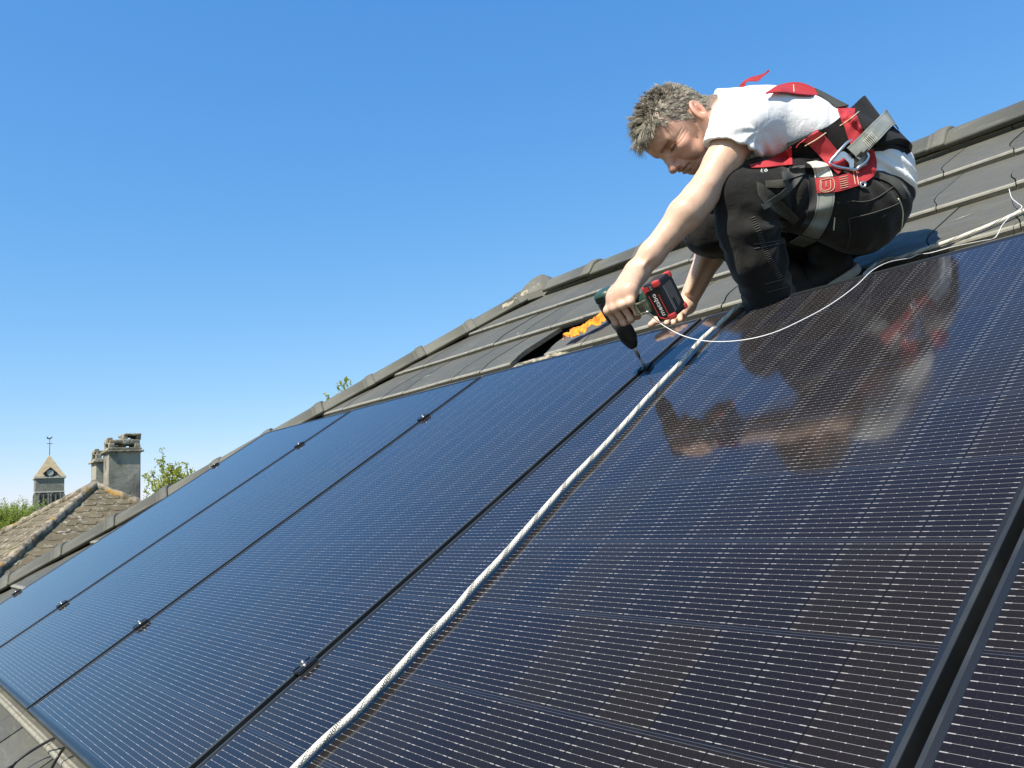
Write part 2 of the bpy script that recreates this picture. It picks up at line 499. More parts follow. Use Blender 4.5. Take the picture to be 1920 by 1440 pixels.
bt.inputs['Color1'].default_value = (0.20, 0.19, 0.16, 1); bt.inputs['Color2'].default_value = (0.31, 0.295, 0.245, 1); bt.inputs['Mortar'].default_value = (0.13, 0.125, 0.10, 1)
m.set('Base Color', m.mix(m.noise(1.1, 5).sstep(0.35, 0.7) * 0.5, bt.outputs[0], (0.15, 0.14, 0.115))); M['tower'] = m.m
m = Mat('tower_roof', rough=0.95)
m.set('Base Color', m.mix(m.noise(1.4, 6).sstep(0.35, 0.7), (0.31, 0.25, 0.15), (0.40, 0.33, 0.205))); M['spire'] = m.m
M['louvre'] = Mat('dark_louvre', (0.05, 0.048, 0.045), 0.8).m
M['paleledge'] = Mat('pale_stone', (0.52, 0.48, 0.39), 0.9).m
M['iron'] = Mat('wrought_iron', (0.04, 0.04, 0.045), 0.5).m
m = Mat('bark', rough=0.95)
m.set('Base Color', m.mix(m.noise(12, 5), (0.10, 0.085, 0.06), (0.2, 0.17, 0.12))); M['bark'] = m.m
def leaf(name, a, b):
    m = Mat(name, rough=0.5)
    at = m.t.nodes.new('ShaderNodeAttribute'); at.attribute_name = 'rnd'
    m.set('Base Color', m.mix(N(m.t, at.outputs['Fac']), a, b))
    m.set('Transmission Weight', 0.0)
    tr = m.t.nodes.new('ShaderNodeBsdfTranslucent'); ad = m.t.nodes.new('ShaderNodeMixShader')
    tr.inputs[0].default_value = tuple(min(1, x * 1.8) for x in b) + (1,)
    ad.inputs[0].default_value = 0.35
    out = m.t.nodes['Material Output']
    m.t.links.new(m.b.outputs[0], ad.inputs[1]); m.t.links.new(tr.outputs[0], ad.inputs[2]); m.t.links.new(ad.outputs[0], out.inputs[0])
    return m.m
M['leaf_y'] = leaf('spring_leaf', (0.16, 0.20, 0.022), (0.30, 0.32, 0.045))
M['leaf_g'] = leaf('round_tree_leaf', (0.14, 0.20, 0.03), (0.28, 0.34, 0.055))
m = Mat('meadow', rough=1.0)
m.set('Base Color', m.mix(m.noise(0.05, 6), (0.055, 0.08, 0.025), (0.11, 0.11, 0.05))); M['ground'] = m.m
# ------------------------------------------------------------------ ground
bm = bmesh.new()
for i in range(1):
    vs = [bm.verts.new((sx * 3000, sy * 3000, 0)) for sx, sy in ((-1, -1), (1, -1), (1, 1), (-1, 1))]
    bm.faces.new(vs)
tag(link('ground', bm_mesh(bm, 'ground'), M['ground']), 'open grassy ground around the houses', 'ground', kind='structure')

# ------------------------------------------------------------------ the house that carries the panels
HOUSE = np.array([0.0, 0.0, 0.0])
house = empty('house', HOUSE)
tag(house, 'house under the solar panels, hipped roof of grey flat tiles', 'house')
VR = 3.48; NR = -0.12                                   # ridge line
RIDGE = W(0, VR, NR); RY, RZ = RIDGE.y, RIDGE.z
HIPA = W(-2.385, 3.55, NR); HIPB = W(-4.552, 0.413, NR)
hd = (HIPB - HIPA)
RX0 = HIPA.x + hd.x * (RY - HIPA.y) / hd.y              # ridge end
RX1 = 4.4
TP = math.atan2(hd.z, hd.x) if hd.x > 0 else math.atan2(-hd.z, -hd.x)
VE = -0.92                                              # eaves of the main slope
EAVE = W(0, VE, NR); EZ, EY = EAVE.z, EAVE.y
HX = RX0 - (RZ - EZ) / math.tan(TP)                     # hip eave x
YB = 2 * RY - EY                                        # back eave y
class Frame:
    def __init__(s, o, eu, ev, en): s.o, s.eu, s.ev, s.en = Vector(o), Vector(eu), Vector(ev), Vector(en)
    def __call__(s, u, v, n): return s.o + s.eu * u + s.ev * v + s.en * n
FM = Frame(W(0, 0, 0), (1, 0, 0), (0, CT, ST), (0, -ST, CT))
FBk = Frame(Vector((0, RY, RZ)) - Vector((0, -CT, ST)) * VR - Vector((0, ST, CT)) * NR, (1, 0, 0), (0, -CT, ST), (0, ST, CT))
ehv = Vector((math.cos(TP), 0, math.sin(TP))); ehn = Vector((-math.sin(TP), 0, math.cos(TP)))
VH = (RZ - EZ) / math.sin(TP)
FH = Frame(Vector((RX0, RY, RZ)) - ehv * VH - ehn * NR, (0, 1, 0), ehv, ehn)

def tiles(fr, rows, urange, name, cuts, skip=None, tw=0.2265):
    bm = bmesh.new()
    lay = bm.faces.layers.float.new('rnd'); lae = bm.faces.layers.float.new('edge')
    rr = random.Random(name)
    for (vb, vt, uo) in rows:
        k0 = math.floor((urange[0] - uo) / tw); k1 = math.ceil((urange[1] - uo) / tw)
        L = vt - vb + 0.05
        for k in range(k0, k1):
            u0 = uo + k * tw
            if skip and skip(u0 + tw / 2, vb): continue
            g = 0.0016
            dn = rr.uniform(-0.0012, 0.0012); tl = rr.uniform(-0.0012, 0.0012); q = rr.random()
            du = rr.uniform(-0.0009, 0.0009)
            #      v,   n,      shift of the side edges
            st = [(0.0, -0.026, 0.0), (0.0, -0.004, 0.0), (0.003, 0.0008, 0.0), (0.010, 0.0020, -0.002), (0.015, 0.0002, -0.003),
                  (0.020, 0.0012, -0.004), (0.055, 0.0, -0.016), (0.095, -0.001, -0.036), (0.135, -0.002, -0.047), (0.17, -0.003, -0.05), (L, -0.020, -0.05)]
            ring = []
            for (dv, n, sh) in st:
                nn = -0.107 + n + dn
                base = -0.107 - 0.022 * min(1, dv / L)
                a = fr(u0 + sh + g + du, vb + dv, nn + tl)
                b = fr(u0 + tw + sh - g + du, vb + dv, nn - tl)
                c = fr(u0 + tw + sh - g + du, vb + dv, base - 0.016)
                d = fr(u0 + sh + g + du, vb + dv, base - 0.016)
                ring.append([bm.verts.new(p) for p in (a, b, c, d)])
            for si, (r1, r2) in enumerate(zip(ring[:-1], ring[1:])):
                for (i, j) in ((0, 1), (1, 2), (3, 0)):
                    f = bm.faces.new((r1[i], r1[j], r2[j], r2[i])); f[lay] = q
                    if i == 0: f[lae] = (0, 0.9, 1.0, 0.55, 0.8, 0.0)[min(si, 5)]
            f = bm.faces.new(ring[0]); f[lay] = q
    for (co, no) in cuts:
        bmesh.ops.bisect_plane(bm, geom=bm.verts[:] + bm.edges[:] + bm.faces[:], plane_co=co, plane_no=no, clear_outer=True)
    return bm_mesh(bm, name)
hipn = Vector((hd.y, -hd.x, 0)).normalized()
if hipn.x < 0: hipn = -hipn                             # points to +x (inside the main slope)
E1 = Vector((RX0, RY, RZ))
hipn2 = Vector((hipn.x, -hipn.y, 0))
ROWV = [3.375, 2.955, 2.535, 2.125, 1.70, 1.27, 0.84, 0.41, -0.02, -0.45, -0.88]
rows = []
for i, vb in enumerate(ROWV):
    vt = ROWV[i - 1] if i else 3.52
    rows.append((vb, vt, 0.215 if i % 2 else 0.3285))
HOLE = [(-1.21, 2.125)]
def skip(uc, vb):
    return abs(vb - 2.125) < 0.01 and abs(uc - (-1.21)) < 0.11
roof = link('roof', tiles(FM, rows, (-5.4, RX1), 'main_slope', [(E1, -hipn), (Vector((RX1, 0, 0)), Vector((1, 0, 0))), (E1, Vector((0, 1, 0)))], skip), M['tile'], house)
bvr = [(VE + 0.415 * i, VE + 0.415 * (i + 1), 0.11 * (i % 2)) for i in range(11)]
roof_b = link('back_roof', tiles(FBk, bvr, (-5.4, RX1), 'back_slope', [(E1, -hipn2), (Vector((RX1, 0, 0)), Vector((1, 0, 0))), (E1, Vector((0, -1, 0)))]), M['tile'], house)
hvr = [(0.415 * i, 0.415 * (i + 1), 0.11 * (i % 2)) for i in range(int(VH / 0.415) + 1)]
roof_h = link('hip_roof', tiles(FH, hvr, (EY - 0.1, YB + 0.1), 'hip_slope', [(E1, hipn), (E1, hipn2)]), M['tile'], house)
# boarding under the tiles
bm = bmesh.new()
def lower(p, d=0.075): return Vector((p[0], p[1], p[2] - d))
A = lower((RX0, RY, RZ)); B_ = lower((RX1, RY, RZ)); c1 = lower((HX, EY, EZ)); c2 = lower((RX1, EY, EZ)); c3 = lower((HX, YB, EZ)); c4 = lower((RX1, YB, EZ))
P_ = [bm.verts.new(p) for p in (A, B_, c1, c2, c3, c4)]
for ix in ((0, 2, 3, 1), (0, 1, 5, 4), (0, 4, 2), (2, 4, 5, 3)):
    bm.faces.new([P_[i] for i in ix])
link('roof_boarding', bm_mesh(bm, 'roof_boarding'), M['under'], house)
bm = bmesh.new()
bx(bm, ((HX + RX1) / 2, RY, (EZ - 0.1) / 2), (RX1 - HX - 0.7, YB - EY - 0.7, EZ - 0.1))
for v in bm.verts:                                       # gable end rises to the ridge
    pass
gv = [bm.verts.new((RX1 - 0.36, y, z)) for y, z in ((EY + 0.4, EZ - 0.1), (YB - 0.4, EZ - 0.1), (RY, RZ - 0.2))]
bm.faces.new(gv)
link('wall', bm_mesh(bm, 'wall'), M['wall'], house)
# gutters
for y0, nm in ((EY - 0.06, 'gutter'), (YB + 0.06, 'gutter')):
    bm = bmesh.new()
    pr = [(0.06 * math.cos(a), -0.06 * math.sin(a)) for a in np.linspace(0, math.pi, 9)]
    pr += [(0.055 * math.cos(a), -0.055 * math.sin(a)) for a in np.linspace(math.pi, 0, 9)]
    rings(bm, [[(xx, y0 + p, EZ - 0.10 + q) for p, q in pr] for xx in (HX, RX1)])
    link(nm, bm_mesh(bm, nm), M['frame'], house)

# ridge and hip tiles
PROF = [(-0.128, -0.054), (-0.124, -0.046), (-0.114, -0.038), (-0.105, -0.020), (-0.080, 0.022), (-0.052, 0.046), (-0.02, 0.057), (0.02, 0.057), (0.052, 0.046), (0.080, 0.022), (0.105, -0.020), (0.114, -0.038), (0.124, -0.046), (0.128, -0.054)]
def cap_mesh(name, L, zf=1.0):
    bm = bmesh.new()
    st = [(0.0, 0.93), (0.02, 0.94), (L - 0.052, 1.0), (L - 0.0515, 1.03), (L - 0.040, 1.035), (L - 0.0395, 1.0), (L - 0.034, 1.0), (L - 0.0335, 1.06), (L - 0.024, 1.105), (L - 0.004, 1.12), (L + 0.014, 1.10), (L + 0.0215, 1.06), (L + 0.022, 0.95)]
    rr = []
    for x, s in st:
        ou = [(x, y * (1 + (s - 1) * 0.75), (z + 0.02) * zf * (1 + (s - 1) * 1.3) - 0.02 * zf) for y, z in PROF]
        inn = [(x, y * 0.87, z * zf - 0.013) for y, z in reversed(PROF)]
        rr.append(ou + inn)
    rings(bm, rr)
    return bm_mesh(bm, name, smooth=True)
def place_caps(p0, d, up, L, n, zf, start=0.0):
    d = d.normalized(); y = up.cross(d).normalized(); z = d.cross(y)
    me = cap_mesh('ridge_tile', L, zf)
    for i in range(n):
        m = Matrix((d, y, z)).transposed().to_4x4()
        o = link('ridge_tile', me.copy(), M['cap'], house)
        jit = Matrix.Rotation(R(random.uniform(-0.7, 0.7)), 4, 'Z') @ Matrix.Rotation(R(random.uniform(-1.2, 1.2)), 4, 'X')
        o.matrix_local = Matrix.Translation(p0 + d * (start + i * L) + z * random.uniform(-0.003, 0.003)) @ m @ jit
        ra = o.data.attributes.new('rnd', 'FLOAT', 'FACE')
        ra.data.foreach_set('value', [random.random()] * len(o.data.polygons))
RIDGE0 = Vector((RX0, RY, RZ + 0.012))
place_caps(RIDGE0, Vector((1, 0, 0)), Vector((0, 0, 1)), 0.398, 16, 0.86, start=0.12)
hdn = hd.normalized()
upn = (Vector((0, -ST, CT)) + ehn).normalized()
HL = 0.352
place_caps(E1 + Vector((0, 0, 0.020)) + hdn * (0.16 + HL * 14), -hdn, upn, HL, 14, 0.80)
hd2 = Vector((hdn.x, -hdn.y, hdn.z))
place_caps(E1 + Vector((0, 0, 0.006)) + hd2 * (0.16 + HL * 14), -hd2, (Vector((0, ST, CT)) + ehn).normalized(), HL, 14, 0.85)
# three-way piece where ridge and hips meet
bm = bmesh.new()
def ringat(c, r, z, k=12, ph=0.26):
    return [(c[0] + r * math.cos(ph + 2 * math.pi * i / k) * (1.0 + 0.16 * math.cos(3 * 2 * math.pi * i / k)), c[1] + r * math.sin(ph + 2 * math.pi * i / k) * (1.0 + 0.16 * math.cos(3 * 2 * math.pi * i / k)), z - 0.02 * math.cos(3 * 2 * math.pi * i / k) * (r / 0.15)) for i in range(k)]
cc = (RX0 - 0.01, RY, RZ)
rings(bm, [ringat(cc, r, RZ - 0.025 + z) for r, z in ((0.172, -0.055), (0.166, -0.01), (0.145, 0.03), (0.105, 0.078), (0.06, 0.117), (0.025, 0.134), (0.004, 0.137))])
o = link('ridge_end_tile', bm_mesh(bm, 'ridge_end_tile', False), M['cap'], house)
bm = bmesh.new()
def lumps(bm, pts, r0, seed):
    rr = random.Random(seed)
    for p in pts:
        r = r0 * rr.uniform(0.5, 1.3)
        m = Matrix.Translation(p) @ Matrix.Diagonal(Vector((rr.uniform(.8, 1.8), rr.uniform(.8, 1.8), rr.uniform(.35, .7), 1)))
        q = bmesh.ops.create_icosphere(bm, subdivisions=2, radius=r, matrix=m)
        for v in q['verts']:
            v.co += (v.co - p) * 0.45 * mnoise.noise(v.co * 28)
bm.free()
# bird droppings and mortar crumbs that sit on the tiles
def splat(fr, u, v, n, L, w, a, seed):
    rr = random.Random(seed); px = seed
    q = [Vector(fr(u + math.cos(a) * x - math.sin(a) * y, v + math.sin(a) * x + math.cos(a) * y, n)) for x, y in
         [(L * 0.5 * math.cos(t) * rr.uniform(.45, 1.1), w * 0.5 * math.sin(t) * rr.uniform(.2, 1.6) + w * 0.5 * math.sin(3 * math.cos(t) + px)) for t in np.linspace(0, 2 * math.pi, 26, endpoint=False)]]
    t = [p + Vector(fr(0, 0, 0.0012)) - Vector(fr(0, 0, 0)) for p in q]
    rings(bm, [q, t])
for (px, py, L, w, a) in ((800, 705, 0.075, 0.010, 0.5), (972, 627, 0.016, 0.012, 0.1), (1805, 405, 0.06, 0.004, 0.35), (830, 652, 0.03, 0.008, 0.2)):
    p, s = onroof(px, py, -0.112)
    t_ = 0
    for vb in ROWV:
        if p[1] >= vb: t_ = p[1] - vb; break
    bm = bmesh.new()
    splat(FM, p[0], p[1], -0.107 - 0.0035 - 0.045 * t_ + 0.006, L, w, a, px)
    link('bird_dropping', bm_mesh(bm, 'bird_dropping'), M['smear'], house)
# mortar crumbs lying in the gap of the missing tile
bm = bmesh.new()
pts = [Vector(FM(-1.31 + 0.31 * i / 34, 2.095 + 0.035 * random.random(), -0.127 + 0.004 * random.random())) for i in range(35)]
lumps(bm, pts, 0.017, 9)
link('mortar_crumbs', bm_mesh(bm, 'mortar_crumbs', True), M['mortar'], house)

# ------------------------------------------------------------------ solar panels
PW, PH, PIT = 1.016, 1.721, 1.036
def make_panel(k, label):
    root = empty('solar_panel', None, ROOFM({1: 1.060}.get(k, k * PIT + 0.010), 0.0, 0.0) @ Matrix.Diagonal(({0: 1.0197}.get(k, 1.0), 1, 1, 1)))
    tag(root, label, 'solar panel', 'black solar panels on the roof')
    bm = bmesh.new()
    l = 0.0125
    bx(bm, (PW / 2, PH / 2, -0.0048), (PW - 2 * l + 0.004, PH - 2 * l + 0.004, 0.005))
    link('glass', bm_mesh(bm, 'glass'), M['glass'], root)
    bm = bmesh.new()
    sec = [(0, -0.032), (0, -0.0012), (0.0004, -0.0004), (0.0014, 0.0), (0.0046, 0.0), (0.0054, -0.0003), (l - 0.0006, -0.0018), (l, -0.0024), (0.002, -0.0028), (0.002, -0.032)]
    def cor(i, s):
        x0, y0 = s, s
        return [(x0, y0), (PW - x0, y0), (PW - x0, PH - y0), (x0, PH - y0)][i]
    rr = []
    for i in (0, 1, 2, 3, 0):
        rr.append([(cor(i, s)[0], cor(i, s)[1], z) for s, z in sec])
    rings(bm, rr, caps=False)
    bmesh.ops.remove_doubles(bm, verts=bm.verts, dist=1e-5)
    for f in bm.faces:
        c_ = f.calc_center_median(); e_ = min(c_.x, c_.y, PW - c_.x, PH - c_.y)
        f.material_index = 1 if e_ > 0.0056 else 0  # inner slope of the lip in a darker black than the outer bead
    link('frame', bm_mesh(bm, 'frame'), [M['frame'], M['inner_lip']], root)
    return root
plabels = {-3: 'black solar panel at the far left end of the row', -2: 'second black solar panel from the far left end',
           -1: 'black solar panel directly below the orange cloth, left of the drill',
           0: 'black solar panel with the thick white rope lying across it', 1: 'black solar panel cut off by the lower right corner of the picture'}
for k in range(-3, 2): make_panel(k, plabels[k])

# rails under the panels, clamps on the seams
for v_, lb in ((0.33, 'lower aluminium rail under the solar panels'), (1.46, 'upper aluminium rail under the solar panels')):
    bm = bmesh.new()
    bx(bm, (0, 0, 0), (5 * PIT + 0.12, 0.04, 0.04))
    o = link('mounting_rail', bm_mesh(bm, 'mounting_rail'), M['rail'])
    o.matrix_local = ROOFM(-3 * PIT + 2.5 * PIT, v_, -0.053)
    tag(o, lb, 'rail', 'rails under the panels')
def clamp_parts(root, end):
    bm = bmesh.new()
    w = 0.036 if not end else 0.022
    bx(bm, (0.0 if not end else 0.004, 0, 0.0025), (w, 0.056, 0.004), bev=0.0012)
    bx(bm, (0.0, 0.0, 0.0055), (0.013, 0.056, 0.003), bev=0.001)
    for s in (-1, 1):
        if end and s < 0: continue
        bx(bm, (s * (w / 2 - 0.004) + (0.004 if end else 0), 0, 0.006), (0.006, 0.052, 0.004), bev=0.0012)
    bx(bm, (0 if not end else -0.006, 0, -0.020), (0.012, 0.05, 0.042))
    me1 = bm_mesh(bm, 'bracket')
    bm = bmesh.new()
    lathe(bm, [(0.010, 0.0072), (0.010, 0.0085), (0.0062, 0.0086), (0.0068, 0.014), (0.0055, 0.0155), (0.003, 0.0157), (0.003, 0.012), (0.0005, 0.012)], Matrix.Identity(4), 12)
    me2 = bm_mesh(bm, 'bolt', True)
    return me1, me2
cm = clamp_parts(None, False); ce = clamp_parts(None, True)
CL = [((562, 833), -2, 'panel clamp on the second seam from the left, near the top', 0), ((118, 1133), -2, 'panel clamp on the second seam from the left, low down', 0),
      ((795, 782), -1, 'panel clamp high on the third seam, below the lone white smear on the tiles', 0), ((265, 1170), -1, 'panel clamp low on the third seam, above the bare tiles at lower left', 0),
      ((1208, 688), 0, 'panel clamp the drill bit is driving down, set slightly askew', 14), ((573, 1248), 0, 'large near clamp on the seam left of the rope', 0),
      ((408, 870), -3, 'small end clamp on the far left edge, upper of two', 0), ((33, 1111), -3, 'small end clamp on the far left edge, lower of two', 0)]
for i, (p, k, lb, spin) in enumerate(CL):
    q, s = onroof(p[0], p[1], 0.004)
    e = k == -3
    root = empty('panel_clamp', None, ROOFM(k * PIT + (0.003 if e else 0), q[1], 0.0005, R(spin)) @ Matrix.Diagonal((0.85, 0.72, 0.8, 1)))
    tag(root, lb, 'clamp', 'clamps holding the panels')
    a, b = ce if e else cm
    link('bracket', a if not a.users else a.copy(), M['clamp'], root); link('bolt', b if not b.users else b.copy(), M['bolt'], root)
    for ch in root.children:
        while len(ch.data.materials) > 1: ch.data.materials.pop()

# ------------------------------------------------------------------ neighbour's house far left
rh = Vector((CAMM[0, 0], CAMM[1, 0], 0)).normalized(); fh = Vector((-CAMM[0, 2], -CAMM[1, 2], 0)).normalized()
PK = KW(178, 911, 19.0)
nb = empty('neighbour_house', (PK.x, PK.y, 0))
tag(nb, 'old house with a pyramid roof of lichen covered slates', 'house')
HLn, SL = 6.2, 0.47
zp = PK.z
dirs = [-fh, rh * 0.97 + fh * -0.03, fh, -rh]
dirs = [d.normalized() for d in dirs]
corn = [Vector((0, 0, zp)) + d * HLn - Vector((0, 0, SL * HLn)) for d in dirs]
apex = Vector((0, 0, zp))
def slate_face(bm, lay, a, b, c, seed):
    """slates on the triangle a-b (eave) and c (peak)"""
    rr = random.Random(seed)
    eu = (b - a).normalized(); n = (b - a).cross(c - a).normalized()
    if n.z < 0: n = -n
    ev = n.cross(eu)
    if ev.z < 0: ev = -ev
    Wd = (b - a).length; hc = (c - a).dot(ev); uc = (c - a).dot(eu)
    fr = Frame(a, eu, ev, n)
    v = -0.05; i = 0
    cw, ch = 0.38, 0.25
    while v < hc:
        lo = uc * max(v, 0) / hc; hi = Wd - (Wd - uc) * max(v, 0) / hc
        k0 = int(lo // cw) - 1; k1 = int(hi // cw) + 1
        for k in range(k0, k1 + 1):
            u0 = k * cw + (cw / 2 if i % 2 else 0)
            dn = rr.uniform(0, 0.012)
            sh = [(0.0, 0.10), (0.075, 0.0), (cw - 0.075, 0.0), (cw, 0.10), (cw, ch + 0.10), (0, ch + 0.10)]
            tp = [fr(min(max(u0 + x, lo - 0.3), hi + 0.3), v + y, 0.022 + dn * 0.5 - 0.045 * y) for x, y in sh]
            bt = [fr(min(max(u0 + x, lo - 0.3), hi + 0.3), v + y, 0.008 + dn * 0.5 - 0.045 * y) for x, y in sh]
            vv = [bm.verts.new(p) for p in tp]; ww = [bm.verts.new(p) for p in bt]
            q = rr.random()
            f = bm.faces.new(vv); f[lay] = q
            for s in range(6):
                f = bm.faces.new((vv[s], ww[s], ww[(s + 1) % 6], vv[(s + 1) % 6])); f[lay] = q
        v += ch; i += 1
    # cut along the two hips
    return fr
rf = None
for k in range(4):
    bm = bmesh.new(); lay = bm.faces.layers.float.new('rnd')
    a, b = corn[k], corn[(k + 1) % 4]
    slate_face(bm, lay, a, b, apex, k)
    mid = (a + b) / 2
    for d in (dirs[k], dirs[(k + 1) % 4]):
        no = Vector((d.y, -d.x, 0))
        if no.dot(mid) > 0: no = -no
        bmesh.ops.bisect_plane(bm, geom=bm.verts[:] + bm.edges[:] + bm.faces[:], plane_co=apex, plane_no=no, clear_outer=True)
    f = bm.faces.new([bm.verts.new(p - Vector((0, 0, 0.03))) for p in (a, b, apex)]); f[lay] = 0.5
    o = link('roof', bm_mesh(bm, 'roof'), M['slate'], nb)
    if k == 0: rf = o
for k in range(4):
    n_ = 90
    P = np.array([apex + dirs[k] * t - Vector((0, 0, SL * t)) for t in np.linspace(-0.05, HLn, n_)])
    rad = np.array([0.085 + 0.012 * ((i % 5) / 5) + random.uniform(-0.010, 0.010) for i in range(n_)])
    P[:, 2] += 0.03 + np.array([random.uniform(-0.01, 0.01) for i in range(n_)])
    link('hip_cap', tube_mesh('hip_cap', P, rad, 10), M['hipmoss'], nb)
bm = bmesh.new()
ew = [d * (HLn - 0.5) for d in dirs]
zt = zp - SL * HLn + 0.1
rings(bm, [[(e.x, e.y, 0) for e in ew], [(e.x, e.y, zt) for e in ew]])
link('wall', bm_mesh(bm, 'wall'), M['wall'], nb)
def chimney(px0, pxc, px1, ytop, d, deltadeg, dpt, ybase, double):
    c0 = KW((px0 + px1) / 2, ytop, d)
    q = Vector((c0.x - CAMP[0], c0.y - CAMP[1], 0)).normalized()
    rp = Vector((-q.y, q.x, 0))
    if rp.dot(rh) < 0: rp = -rp
    dl = R(deltadeg)
    e1 = rp * math.cos(dl) + q * math.sin(dl); e2 = -rp * math.sin(dl) + q * math.cos(dl)
    scale = d / FPX
    Wd = (px1 - pxc) * scale * 0.93
    zt = c0.z; zb = zp - 1.6
    rot = Matrix((e1, e2, Vector((0, 0, 1)))).transposed()
    org = Vector((c0.x - PK.x, c0.y - PK.y, 0))
    def bb(bm, c, s, bev=0.012, sp=0.0):
        p = org + e1 * c[0] + e2 * c[1] + Vector((0, 0, c[2]))
        bx(bm, p, s, rot @ Matrix.Rotation(R(sp), 3, 'Z'), bev)
    h = zt
    bm = bmesh.new()
    bb(bm, (0, 0, (h + zb) / 2), (Wd, dpt, h - zb), 0.015)
    sh = link('chimney', bm_mesh(bm, 'chimney'), M['cement'], nb)
    bm = bmesh.new()
    bb(bm, (0, 0, h + 0.02), (Wd + 0.13, dpt + 0.13, 0.05), 0.016)
    bb(bm, (0, 0, h + 0.07), (Wd + 0.04, dpt + 0.04, 0.05), 0.016)
    rr = random.Random(int(px0))
    for sx in (-1, 1):
        for sy in (-1, 1):
            bb(bm, (sx * (Wd / 2 - 0.07), sy * (dpt / 2 - 0.06), h + 0.15), (0.14, 0.13, 0.13), 0.03, rr.uniform(-8, 8))
    bb(bm, (0, 0.05, h + 0.14), (0.10, dpt * 0.7, 0.12), 0.03, 5)
    bb(bm, (-Wd * 0.24, 0, h + 0.245), (Wd * 0.50, dpt - 0.02, 0.09), 0.03, 2)
    bb(bm, (-Wd * 0.43, -0.02, h + 0.29), (Wd * 0.16, dpt * 0.8, 0.10), 0.03, -4)
    bb(bm, (Wd * 0.22, 0, h + 0.24), (Wd * 0.56, dpt, 0.12), 0.03, -2)
    for sx in (-1, 1):
        bb(bm, (Wd * 0.24 + sx * Wd * 0.19, 0, h + 0.34), (0.11, dpt - 0.05, 0.10), 0.025, sx * 4)
    bb(bm, (Wd * 0.24, 0, h + 0.41), (Wd * 0.56, dpt + 0.02, 0.055), 0.02, 1)
    for v in bm.verts:
        v.co += Vector((1, 1, 1)) * 0.012 * mnoise.noise(v.co * 9)
    link('chimney_cap', bm_mesh(bm, 'chimney_cap'), M['capstone'], sh)
    return sh
chimney(195, 204, 263, 849, 19.9, 11, 0.62, 945, True)['label'] = 'larger cement chimney with a two step cap'
chimney(172, 180, 232, 868, 21.2, 11, 0.6, 920, False)['label'] = 'smaller ochre stained chimney behind the larger one'

# ------------------------------------------------------------------ church tower
CD = 150.0
ct = KW(92, 898, CD); sc = CD / FPX
ch = empty('church', (ct.x, ct.y, 0), None)
tag(ch, 'distant stone church tower with a pointed roof and weathercock', 'church')
qv = Vector((ct.x - CAMP[0], ct.y - CAMP[1], 0)).normalized()
ang = math.atan2(qv.y, qv.x) - math.pi / 2 + R(4)
ch.rotation_euler = (0, 0, ang)
w_ = 47 * sc; zc = ct.z
bm = bmesh.new()
bx(bm, (0, 0, zc / 2), (w_, w_, zc))
link('tower_wall', bm_mesh(bm, 'tower_wall'), M['tower'], ch)
bm = bmesh.new()
bx(bm, (0, 0, zc + 0.15), (w_ + 0.5, w_ + 0.5, 0.32), None, 0.05)
bx(bm, (0, 0, zc - 25 * sc), (w_ + 0.16, w_ + 0.16, 0.2))
link('cornice', bm_mesh(bm, 'cornice'), M['paleledge'], ch)
bm = bmesh.new()
zs = zc + 0.33; za = zs + 41 * sc
hw = w_ / 2 + 0.25
rings(bm, [[(sx * hw * f, sy * hw * f, z) for sx, sy in ((-1, -1), (1, -1), (1, 1), (-1, 1))] for f, z in ((1, zs), (0.80, zs + (za - zs) * 0.17), (0.02, za))])
sp = link('spire', bm_mesh(bm, 'spire'), M['spire'], ch)
bm = bmesh.new()
rings(bm, [[(-0.9, y, zs), (0.9, y, zs), (0.9, y, zs + 0.7), (0, y, zs + 1.35), (-0.9, y, zs + 0.7)] for y in (-hw * 1.0, 0.0)])
dm = link('dormer', bm_mesh(bm, 'dormer'), M['louvre'], sp)
bm = bmesh.new()
rings(bm, [[(sx * 1.15, y, zs + 0.55), (0, y, zs + 1.62), (-sx * 0 , y, zs + 1.45), (sx * 0.95, y, zs + 0.55)] for y in (-hw * 1.08, 0.0) for sx in (1,)])
rings(bm, [[(-1.15, y, zs + 0.55), (0, y, zs + 1.62), (0, y, zs + 1.45), (-0.95, y, zs + 0.55)] for y in (-hw * 1.08, 0.0)])
link('dormer_roof', bm_mesh(bm, 'dormer_roof'), M['louvre'], sp)
bm = bmesh.new()
lathe(bm, [(0.52, 0), (0.52, 0.06), (0.001, 0.06)], Matrix.Translation((0, -hw * 1.0 - 0.02, zs + 0.62)) @ Matrix.Rotation(R(90), 4, 'X'), 20)
link('clock_face', bm_mesh(bm, 'clock_face'), M['sole'], sp)
